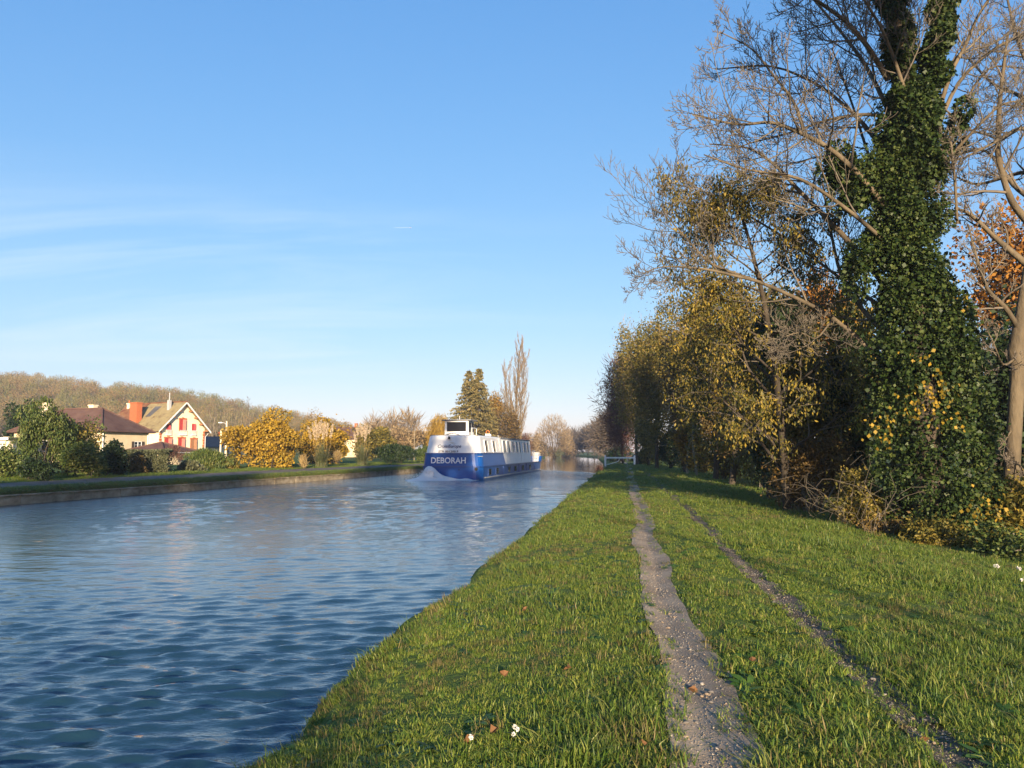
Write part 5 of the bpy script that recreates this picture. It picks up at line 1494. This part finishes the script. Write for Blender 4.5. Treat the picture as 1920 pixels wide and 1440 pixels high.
def poplar():
    top = at(964, 618, 176); X = top[0] + .2; Y = 176; g = gz(X, Y); H = top[2] - g
    t = thing('poplar_tree', 'tall bare columnar poplar rising above the barge', 'tree', (X, Y, g))
    rng = random.Random(4); out = []
    P = dict(seg=[8, 7, 5, 4], wan=[.02, .05, .07, .1], trop=[.02, .30, .25, .2], nch=[26, 14, 5, 0], ang=[.38, .36, .36, .36], lr=[.32, .34, .5, .5], rr=[.5, .5, .6, .6], tap=[.15, .2, .3, .5],
             start=[.10, .1, .1, 0], rmin=.02, max=3)
    grow(out, rng, (X, Y, g - .2), (0, 0, 1), H * .88, .34, 0, P)
    grow(out, rng, (X - .3, Y, g + 1), (-.13, 0, 1), H * .66, .2, 0, P)
    grow(out, rng, (X + .3, Y, g + 1.5), (.06, .02, 1), H * .74, .2, 0, P)
    put(out, t, 1, M['bark'], M['twig_warm'])
poplar()
def dome():
    c, rad = pxbox(1001, 1076, 779, 856, 302, 7.0)
    g = gz(c[0], c[1]); t = thing('domed_tree', 'round headed bare tree with a sunlit top on the far bank', 'tree', (c[0], c[1], g))
    nr = np.random.default_rng(2)
    n = 7500; d = unit(nr.normal(size=(n, 3))); d[:, 2] = np.abs(d[:, 2])
    q = nr.uniform(.35, 1, n)[:, None] ** .6
    base = np.array([c[0], c[1], g + 3.5]); R3 = np.array([rad[0], 7, c[2] + rad[2] - g - 3.5])
    P = base + d * q * R3 * np.array([1, 1, 1])
    low = nr.uniform(size=n) < .3; P[low, 2] = g + nr.uniform(.5, 5, low.sum())
    V, F = leaves(P, 1.3, nr, 'dirs', .09, .25, d + np.array([0, 0, .3])); mk(t, 'crown', V, F, M['twig_warm'])
    tb = Tubes()
    for i in range(14):
        a = d[i] * R3 * .7
        tb.add([(c[0], c[1], g - .2), (c[0] + a[0] * .25, c[1] + a[1] * .25, g + 2.5), tuple(base + a)], [.3, .2, .06], 6)
    tb.build('trunk', M['bark_dark'], t)
dome()
S('pale_willow_bush', 'small pale round bush at the water edge under the domed tree', 'shrub', (1042, 1059, 838, 858), 296, 'greygreen', 1500, .6, mode='droop', asp=.18, seed=140, nb=7)
for i, (a, b_, c, Y, mt) in enumerate(((1000, 1030, 815, 300, 'twig_shaded'), (1066, 1092, 812, 345, 'twig_shaded'), (968, 1004, 812, 250, 'brown'), (1045, 1075, 822, 330, 'brown'), (930, 975, 815, 220, 'brown'))):
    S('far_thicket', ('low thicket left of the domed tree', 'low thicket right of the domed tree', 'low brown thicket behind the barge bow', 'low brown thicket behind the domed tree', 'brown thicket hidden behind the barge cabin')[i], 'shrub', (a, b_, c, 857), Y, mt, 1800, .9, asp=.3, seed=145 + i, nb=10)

# ------------------------------------------------------------------ wooded hill
def hill_tree_mesh(seed, mat_tw, H=11.0):
    nr = np.random.default_rng(seed); tb = Tubes(); r = random.Random(seed)
    tb.add([(0, 0, -.5), (r.uniform(-.2, .2), 0, H * .4), (r.uniform(-.5, .5), 0, H * .9)], [.13, .10, .03], 4)
    for k in range(6):
        a = r.uniform(0, 6.28); z = H * r.uniform(.25, .6); L = r.uniform(1.2, 2.6)
        tb.add([(0, 0, z), (math.cos(a) * L * .4, math.sin(a) * L * .4, z + L * .7), (math.cos(a) * L, math.sin(a) * L, z + L * 1.7)], [.06, .045, .02], 3)
    V1, F1 = tb.mesh()
    n = 460
    d = unit(nr.normal(size=(n, 3))); q = nr.uniform(.3, 1, (n, 1)) ** .5
    P = np.array([0, 0, H * .66]) + d * q * np.array([2.3, 2.3, H * .36])
    V2, F2 = leaves(P, .62, nr, 'dirs', .18, .4, d * .7 + np.array([0, 0, .8]))
    me = mesh_np('hill_tree', np.concatenate([V1, V2]), [F1, F2 + len(V1)], [M['bark_pale'], mat_tw], np.concatenate([np.zeros(len(F1)), np.ones(len(F2))]))
    return me
SRC = bpy.data.collections.new('scatter_sources')
def source(coll, name, me):
    o = bpy.data.objects.new(name, me); coll.objects.link(o); return o
def scatter(name, label, P, rot, scl, idx, coll):
    "real geometry spread over points by an instancing modifier"
    me = bpy.data.meshes.new(name)
    me.vertices.add(len(P)); me.vertices.foreach_set('co', np.asarray(P, np.float32).ravel())
    for nm, ty, v in (('rot', 'FLOAT_VECTOR', rot), ('scl', 'FLOAT_VECTOR', scl), ('idx', 'INT', idx)):
        a = me.attributes.new(nm, ty, 'POINT')
        a.data.foreach_set('vector' if ty == 'FLOAT_VECTOR' else 'value', np.asarray(v, np.int32 if ty == 'INT' else np.float32).ravel())
    o = link(name, me); setp(o, label, kind='stuff')
    ng = bpy.data.node_groups.new(name, 'GeometryNodeTree')
    ng.interface.new_socket('Geometry', in_out='INPUT', socket_type='NodeSocketGeometry')
    ng.interface.new_socket('Geometry', in_out='OUTPUT', socket_type='NodeSocketGeometry')
    gi = ng.nodes.new('NodeGroupInput'); go = ng.nodes.new('NodeGroupOutput')
    ip = ng.nodes.new('GeometryNodeInstanceOnPoints'); ci = ng.nodes.new('GeometryNodeCollectionInfo')
    ci.inputs['Collection'].default_value = coll
    ci.inputs['Separate Children'].default_value = True; ci.inputs['Reset Children'].default_value = True
    ip.inputs['Pick Instance'].default_value = True
    def na(n, t):
        q = ng.nodes.new('GeometryNodeInputNamedAttribute'); q.data_type = t; q.inputs['Name'].default_value = n
        return [s for s in q.outputs if s.enabled][0]
    ng.links.new(gi.outputs[0], ip.inputs['Points']); ng.links.new(ci.outputs[0], ip.inputs['Instance'])
    ng.links.new(na('idx', 'INT'), ip.inputs['Instance Index'])
    ng.links.new(na('rot', 'FLOAT_VECTOR'), ip.inputs['Rotation']); ng.links.new(na('scl', 'FLOAT_VECTOR'), ip.inputs['Scale'])
    ng.links.new(ip.outputs[0], go.inputs[0])
    md = o.modifiers.new('scatter', 'NODES'); md.node_group = ng
    return o
def hill():
    coll = bpy.data.collections.new('hill_sources')
    M['hill_a'] = leafmat('hill_tan', [(.165, .125, .06), (.205, .158, .076), (.245, .19, .092)], .15, .9, .3)
    M['hill_b'] = leafmat('hill_olive', [(.115, .112, .042), (.145, .138, .05), (.18, .162, .062)], .15, .9, .3)
    M['hill_c'] = leafmat('hill_russet', [(.165, .105, .048), (.205, .135, .06), (.24, .165, .075)], .15, .9, .3)
    for i, mt in enumerate(('hill_a', 'hill_a', 'hill_b', 'hill_c', 'hill_b')): source(coll, 'hill_tree_%d' % i, hill_tree_mesh(200 + i, M[mt]))
    nr = np.random.default_rng(44)
    n = 3400
    X = nr.uniform(-430, -45, n); Y = nr.uniform(192, 372, n)
    h = ground(X, Y)
    k = (h > 1.6) & (X < -72) & (X > -Y * .78 - 20)
    X, Y, h = X[k], Y[k], h[k]; n = len(X)
    rot = np.zeros((n, 3)); rot[:, 2] = nr.uniform(0, 6.28, n)
    s = nr.uniform(.75, 1.2, n); scl = np.stack([s * nr.uniform(.9, 1.3, n), s * nr.uniform(.9, 1.3, n), s], -1)
    idx = np.where(vnoise(X * .03, Y * .03, 9) > .25, nr.integers(2, 5, n), nr.integers(0, 4, n))
    scatter('hill_wood', 'autumn wood of bare and olive trees covering the hill behind the houses', np.stack([X, Y, h], -1), rot, scl, idx, coll)
hill()
def hill_edge():
    nr = random.Random(6)
    protos = []
    nth = 'first second third fourth fifth sixth seventh eighth ninth tenth eleventh twelfth thirteenth fourteenth fifteenth sixteenth seventeenth eighteenth'.split()
    spots = [(-20, 178), (8, 182), (30, 176), (62, 180), (196, 184), (214, 178), (292, 186), (318, 180), (398, 176), (410, 184), (424, 178), (437, 186), (448, 176), (458, 182), (470, 178), (482, 188), (500, 196), (520, 205)]
    for i, (px, Y) in enumerate(spots):
        p = at(px, 840, Y); g = gz(p[0], p[1])
        r = random.Random(70 + i % 4); H = 11.5
        lab = 'pale bare tree at the foot of the wooded hill, %s from the left' % nth[i]
        if i < 4:
            t = thing('bare_tree', lab, 'tree', (p[0], p[1], g), 0, 'pale bare trees at the foot of the hill')
            out = []
            P = dict(seg=[6, 5, 4, 3], wan=[.05, .08, .1, .1], trop=[.02, .2, .2, .1], nch=[9, 7, 5, 0], ang=[.6, .5, .5, .4], lr=[.42, .42, .5, .5], rr=[.5, .5, .6, .6], tap=[.2, .25, .4, .5], start=[.2, .15, .1, 0], rmin=.018, max=3)
            grow(out, r, (p[0], p[1], g - .2), (0, 0, 1), H, .15, 0, P)
            put(out, t, 1, M['bark_pale'], M['twig_grey'], sides=(6, 4, 3, 3, 3, 3))
            protos.append(t)
        else:
            s = protos[i % 4]; t = s.copy(); COL.objects.link(t); t['label'] = lab
            t.location = (p[0], p[1], g); t.rotation_euler = (0, 0, nr.uniform(0, 6.28)); k = nr.uniform(.8, 1.08); t.scale = (k, k, k)
            for ch in s.children:
                c = ch.copy(); COL.objects.link(c); c.parent = t
hill_edge()
# ------------------------------------------------------------------ grass, gravel and litter on the near bank
def tuft_mesh(seed, nbl, rad, hmin, hmax, w, mat_, lean=.5):
    nr = np.random.default_rng(seed)
    V, F, o = [], [], 0
    for k in range(nbl):
        a, q = nr.uniform(0, 6.283), rad * math.sqrt(nr.uniform())
        bx, by = math.cos(a) * q, math.sin(a) * q
        h = nr.uniform(hmin, hmax); d = nr.uniform(0, 6.283); ln = h * abs(nr.normal()) * lean
        ww = w * nr.uniform(.7, 1.3); t = d + 1.57 + nr.normal() * .5
        cx, cy_ = math.cos(t) * ww / 2, math.sin(t) * ww / 2
        for f, kw in ((0, 1.0), (.55, .85), (1, .0)):
            x = bx + math.cos(d) * ln * f ** 1.8; y = by + math.sin(d) * ln * f ** 1.8; z = h * f * (1 - .25 * f * min(1, ln / h))
            if kw > 0: V += [(x - cx * kw, y - cy_ * kw, z - (.02 if f == 0 else 0)), (x + cx * kw, y + cy_ * kw, z - (.02 if f == 0 else 0))]
            else: V.append((x, y, z))
        F.append([o, o + 1, o + 3, o + 2]); F.append([o + 2, o + 3, o + 4]); o += 5
    Q = [f for f in F if len(f) == 4]; T = [f for f in F if len(f) == 3]
    return mesh_np('tuft', np.array(V), [np.array(Q), np.array(T)], mat_, smooth=True)
M['grass_dry'] = leafmat('dry_grass_blades', [(.09, .085, .025), (.16, .13, .04), (.22, .17, .07), (.07, .09, .02)], .3, .6, .4, .6)
GC = bpy.data.collections.new('grass_sources')
srcs = [(66, .09, .018, .050, .0046, 'grass', 1.1), (66, .09, .02, .058, .0046, 'grass', 1.2), (60, .095, .018, .045, .005, 'grass', 1.3), (56, .09, .025, .075, .005, 'grass', 1.0),
        (50, .10, .045, .115, .0052, 'grass_long', .95), (50, .11, .04, .13, .0056, 'grass_long', 1.1), (44, .09, .05, .105, .0060, 'grass_long', .8),
        (40, .09, .025, .08, .0046, 'grass_dry', .9), (36, .10, .04, .13, .0046, 'grass_dry', 1.1)]
for i, (n, rd, h0, h1, w, mt, ln) in enumerate(srcs): source(GC, 'tuft_%d' % i, tuft_mesh(300 + i, n, rd, h0, h1, w, M[mt], ln))
def rosette_mesh(seed):
    nr = np.random.default_rng(seed); V, F, o = [], [], 0
    for k in range(11):
        a = k * 2.4 + nr.normal() * .2; L = nr.uniform(.05, .10); w = L * .16; up = nr.uniform(.25, .8)
        c, s_ = math.cos(a), math.sin(a)
        for f, kw in ((.05, .35), (.45, 1.0), (.8, .9), (1, .1)):
            x = L * f; z = .008 + L * up * (f - .75 * f * f)
            V += [(c * x - s_ * w * kw, s_ * x + c * w * kw, z), (c * x + s_ * w * kw, s_ * x - c * w * kw, z)]
        for i in range(3): F.append([o + 2 * i, o + 2 * i + 1, o + 2 * i + 3, o + 2 * i + 2])
        o += 8
    return mesh_np('rosette', np.array(V), [np.array(F)], M['weed'], smooth=True)
M['weed'] = leafmat('weed_leaves', [(.03, .075, .012), (.05, .11, .016), (.08, .15, .024)], .3, .5)
for i in range(2): source(GC, 'tuft_%d' % (9 + i) if i < 1 else 'tuft_91', rosette_mesh(400 + i))
def plant_grass():
    nr = np.random.default_rng(77)
    PP, RO, SCL, ID = [], [], [], []
    for y0, y1, dens, sc in ((1.5, 5, 170, .95), (5, 8, 150, 1.0), (8, 13, 95, 1.1), (13, 20, 52, 1.35), (20, 32, 24, 1.8), (32, 55, 10.5, 2.6), (55, 105, 4.2, 3.8)):
        r0, r1 = -.05, min(16, 5.5 + .62 * y1)
        n = int((y1 - y0) * (r1 - r0) * dens)
        s = nr.uniform(y0, y1, n); r = nr.uniform(r0, r1, n)
        X, Y = xy(s, r)
        k = (X < .72 * Y + 2.5) & (X > -.75 * Y - 1)
        # wheel tracks stay bare but for strays
        dl = np.abs(r - c_left(s)) / h_left(s, 1); dr = np.abs(r - c_right(s)) / h_right(s, 4)
        ew = .24 * vnoise(s * 5.5, r * 5.5, 95) + .16 * vnoise(s * 17, r * 17, 96) + .05 * nr.normal(size=n)
        k &= ~((dl < .84 + ew) & (nr.uniform(size=n) < .985)) & ~((dr < .66 + .30 * smooth(9, 16, s) + 1.6 * ew) & (nr.uniform(size=n) < .95))
        k &= nr.uniform(size=n) < np.where((r > 6.5), .75, 1)
        s, r, X, Y = s[k], r[k], X[k], Y[k]; n = len(s)
        z = ground(X, Y)
        nz = vnoise(X * 1.3, Y * 1.3, 91); nz2 = vnoise(X * .45, Y * .45, 92)
        longp = .06 + .22 * (nz > .3) + .35 * smooth(4.7, 6.2, r) * (nz2 > -.2) + .35 * smooth(.5, .0, r) + .2 * (nz2 > .4)
        dryp = .06 + .20 * smooth(.25, .6, -nz) + .25 * smooth(.45, .1, r) + .10 * np.exp(-((r - c_left(s)) / .4) ** 2)
        mid = (r > c_left(s)) & (r < c_right(s)); longp = np.where(mid, longp * .35, longp)
        u = nr.uniform(size=n)
        idx = np.where(u < dryp, nr.integers(7, 9, n), np.where(u < dryp + longp, nr.integers(4, 7, n), nr.integers(0, 4, n)))
        idx = np.where((nr.uniform(size=n) < .07 * (1 + nz)) & (s < 14), 9 + nr.integers(0, 2, n), idx)
        sz = sc * nr.uniform(.75, 1.25, n) * (1 + .38 * nz)
        hz = .68 * sz * nr.uniform(.8, 1.25, n) / (sc ** .5) * np.where(np.minimum(dl[k], dr[k]) < 1.15, .55, 1) * np.where(mid, .85, 1)
        rot = np.stack([nr.normal(size=n) * .12, nr.normal(size=n) * .12, nr.uniform(0, 6.283, n)], -1)
        ed = r < .3
        rot[ed, 1] -= .35; 
        rz = np.where(ed, nr.normal(size=n) * .4 - BR, rot[:, 2]); rot[:, 2] = rz
        PP.append(np.stack([X, Y, z - .004], -1)); RO.append(rot); SCL.append(np.stack([sz, sz, hz], -1)); ID.append(idx)
    # far bank lip and verge
    n = 17000
    s = nr.uniform(24, 112, n); v = np.where(nr.uniform(size=n) < .5, nr.uniform(.0, .3, n), np.where(nr.uniform(size=n) < .5, nr.uniform(.2, 1.6, n), nr.uniform(3.9, 9, n)))
    r = uleft(s) + 2.4 - v; X, Y = xy(s, r); z = ground(X, Y)
    sz = nr.uniform(1.5, 2.6, n); hz = sz * np.where(v < .3, .55, .52)
    rot = np.stack([nr.normal(size=n) * .1, np.where(v < .3, .75, 0) + nr.normal(size=n) * .1, np.where(v < .3, nr.normal(size=n) * .3 - R(13), nr.uniform(0, 6.283, n))], -1)
    idx = np.where(v < .3, nr.integers(5, 9, n), nr.integers(0, 7, n))
    PP.append(np.stack([X, Y, z], -1)); RO.append(rot); SCL.append(np.stack([sz, sz, hz], -1)); ID.append(idx)
    scatter('grass', 'green grass with long and dry tufts covering both banks', np.concatenate(PP), np.concatenate(RO), np.concatenate(SCL), np.concatenate(ID), GC)
plant_grass()

def rock_mesh(seed, mat_, flat=.6):
    r = np.random.default_rng(seed)
    t = (1 + 5 ** .5) / 2
    V = np.array([(-1, t, 0), (1, t, 0), (-1, -t, 0), (1, -t, 0), (0, -1, t), (0, 1, t), (0, -1, -t), (0, 1, -t), (t, 0, -1), (t, 0, 1), (-t, 0, -1), (-t, 0, 1)], float)
    V = unit(V) * r.uniform(.7, 1.15, (12, 1)) * np.array([1, r.uniform(.6, .95), flat])
    F = np.array([(0, 11, 5), (0, 5, 1), (0, 1, 7), (0, 7, 10), (0, 10, 11), (1, 5, 9), (5, 11, 4), (11, 10, 2), (10, 7, 6), (7, 1, 8), (3, 9, 4), (3, 4, 2), (3, 2, 6), (3, 6, 8), (3, 8, 9), (4, 9, 5), (2, 4, 11), (6, 2, 10), (8, 6, 7), (9, 8, 1)])
    return mesh_np('stone', V * .5, [F], mat_)
M['stone_pale'] = surf('pale_stone', [(.26, .225, .18), (.40, .36, .30)], 30, .85, .4, 60, .01)
M['stone_grey'] = surf('grey_stone', [(.10, .092, .085), (.20, .18, .16)], 30, .85, .4, 60, .01)
M['stone_tan'] = surf('tan_stone', [(.20, .15, .10), (.30, .23, .16)], 30, .85, .4, 60, .01)
def stones():
    nr = np.random.default_rng(12)
    coll = bpy.data.collections.new('gravel_sources')
    rocks = [rock_mesh(i, M[('stone_grey', 'stone_tan', 'stone_grey', 'stone_pale')[i % 4]]) for i in range(6)]
    for i, me in enumerate(rocks): source(coll, 'pebble_%d' % i, me)
    P, Rt, Sc, Id = [], [], [], []
    for cf, hf, sd, dens in ((c_left, h_left, 1, 1.0), (c_right, h_right, 4, .8)):
        n = int(6500 * dens)
        s = 2.2 * (16 / 2.2) ** nr.uniform(size=n); q = nr.normal(size=n) * .55 - .15 * (sd == 1)
        hw = hf(s, sd); r = cf(s) + q * hw
        k = np.abs(q) < 1.3; s, r = s[k], r[k]; n = len(s)
        X, Y = xy(s, r); z = ground(X, Y) + .012
        sz = .005 + .014 * nr.uniform(size=n) ** 3
        P.append(np.stack([X, Y, z], -1)); Rt.append(nr.uniform(0, 6.28, (n, 3)) * np.array([.1, .1, 1])); Sc.append(np.repeat(sz[:, None], 3, 1) * nr.uniform(.8, 1.3, (n, 3))); Id.append(nr.integers(0, 6, n))
    scatter('gravel', 'loose pale and grey gravel in the wheel tracks', np.concatenate(P), np.concatenate(Rt), np.concatenate(Sc), np.concatenate(Id), coll)
    for k in range(90):                                # the larger stones, one by one
        left = k < 62
        s = 3.2 * (11 / 3.2) ** nr.uniform(); q = nr.normal() * .5 - (.25 if left else 0)
        cf, hf, sd, par = (c_left, h_left, 1, rut_a) if left else (c_right, h_right, 4, rut_b)
        r = float(cf(np.array(s)) + q * hf(np.array([s]), sd)[0])
        X, Y = [float(v) for v in xy(s, r)]
        o = link('stone', rocks[int(nr.integers(0, 6))], par, (X, Y, gz(X, Y) + .016))
        z = nr.uniform(.022, .055); o.scale = (z, z * nr.uniform(.7, 1.1), z * .7); o.rotation_euler = (nr.normal() * .15, nr.normal() * .15, nr.uniform(0, 6.28))
stones()

def litter():
    nr = np.random.default_rng(15)
    M['fallen'] = surf('fallen_leaf', [(.10, .045, .018), (.15, .075, .03), (.12, .07, .04)], 12, .8, .2)
    spots = [(985, 1150, 'on the grass by the water bulge'), (945, 1275, 'on the shaded grass midway down the bank'), (925, 1385, 'left of the white clover in the foreground'), (1065, 1262, 'on the grass left of the wider track'),
             (1205, 1405, 'at the left foot of the wider track'), (1300, 1302, 'curled on the wider gravel track'), (1735, 1395, 'beside the thinner track in the foreground'), (1410, 1248, 'on the grass strip between the tracks'), (880, 1400, 'lowest on the shaded grass by the water')]
    for i, (px, py, w) in enumerate(spots):
        X, Y, Z = hit(px, py)
        mb = MB(); n = 7
        for k in range(n): mb.v.append((0.034 * math.cos(6.283 * k / n) * (1.25 if k % 2 else .75), .025 * math.sin(6.283 * k / n) * (1.2 if k % 2 else .8), .02 * nr.uniform() + .012 * (k % 3)))
        mb.v.append((0, 0, 0.0)); mb.f = [[k, (k + 1) % n, n] for k in range(n)]; mb.m = [0] * n
        o = mb.build('fallen_leaf', M['fallen'], None, False, (X, Y, Z + (.012 if py in (1302, 1395, 1405) else .03))); o.rotation_euler = (nr.normal() * .3, nr.normal() * .3, nr.uniform(0, 6.28))
        setp(o, 'brown fallen leaf ' + w, 'leaf', 'fallen leaves on the bank')
    M['petal'] = surf('white_petals', [(.62, .60, .55), (.78, .76, .72)], 20, .7, .2)
    for px, py, lab, sc_ in ((965, 1390, 'small cluster of white clover flowers in the foreground grass', .81), (880, 1404, 'tiny white flower left of the clover cluster', .5), (1868, 1070, 'white flower at the edge of the bushes', .9), (1912, 1075, 'white flowers at the right edge below the bushes', 1.0), (1915, 1098, 'lowest white flower at the right edge', .6)):
        X, Y, Z = hit(px, py)
        t = thing('white_flower', lab, 'flower', (X, Y, Z), 0, 'white flowers in the grass')
        for k in range(5 if sc_ > .8 else 2):
            a, q = nr.uniform(0, 6.28), .045 * sc_ * math.sqrt(nr.uniform()) * (1 if py > 1200 else .8)
            h = nr.uniform(.05, .08); n = 60
            d = unit(nr.normal(size=(n, 3))); c = np.array([q * math.cos(a), q * math.sin(a), h])
            V, F = leaves(c + d * .004, .010 * (1 if py > 1200 else 1.5), nr, 'dirs', .5, .2, d)
            link('blossom', mesh_np('blossom', V, [F], M['petal']), t)
        tb = MB().tube([(0, 0, -.01), (0, .005, .08)], .002, 4); tb.build('stem', M['grass'], t)
litter()
def contrail():
    p = at(752, 427, 9000)
    t = thing('contrail', 'short white contrail of a distant aircraft in the clear sky', 'contrail', tuple(p))
    m, nt, b = newmat('contrail_vapour'); b.inputs['Base Color'].default_value = (.8, .8, .8, 1); b.inputs['Roughness'].default_value = 1
    MB().tube([(-95, 0, 0), (-40, 0, 0), (60, 0, 2), (90, 0, 2.5)], [.2, .5, .6, .4], 8).build('vapour', m, t)
    MB().tube([(94, 0, 2.5), (102, 0, 2.6), (122, 0, 2.6), (128, 0, 2.6)], [.4, .9, .9, .4], 8).box((111, 0, 2.6), (8, 40, 1)).build('aircraft', M['white'], t)
contrail()
# ------------------------------------------------------------------ morning haze: one closed box of thin air
def haze():
    mb = MB().box((-150, 180, 28), (640, 640, 60))
    m = bpy.data.materials.new('haze'); m.use_nodes = True; nt = m.node_tree; nt.nodes.clear()
    o_ = nt.nodes.new('ShaderNodeOutputMaterial'); v = nt.nodes.new('ShaderNodeVolumePrincipled')
    v.inputs['Color'].default_value = (.80, .88, 1.0, 1); v.inputs['Density'].default_value = HAZE; v.inputs['Anisotropy'].default_value = .2
    nt.links.new(v.outputs[0], o_.inputs['Volume'])
    o = mb.build('haze', m); setp(o, 'thin morning haze along the canal', kind='stuff')
HAZE = .0004
haze()
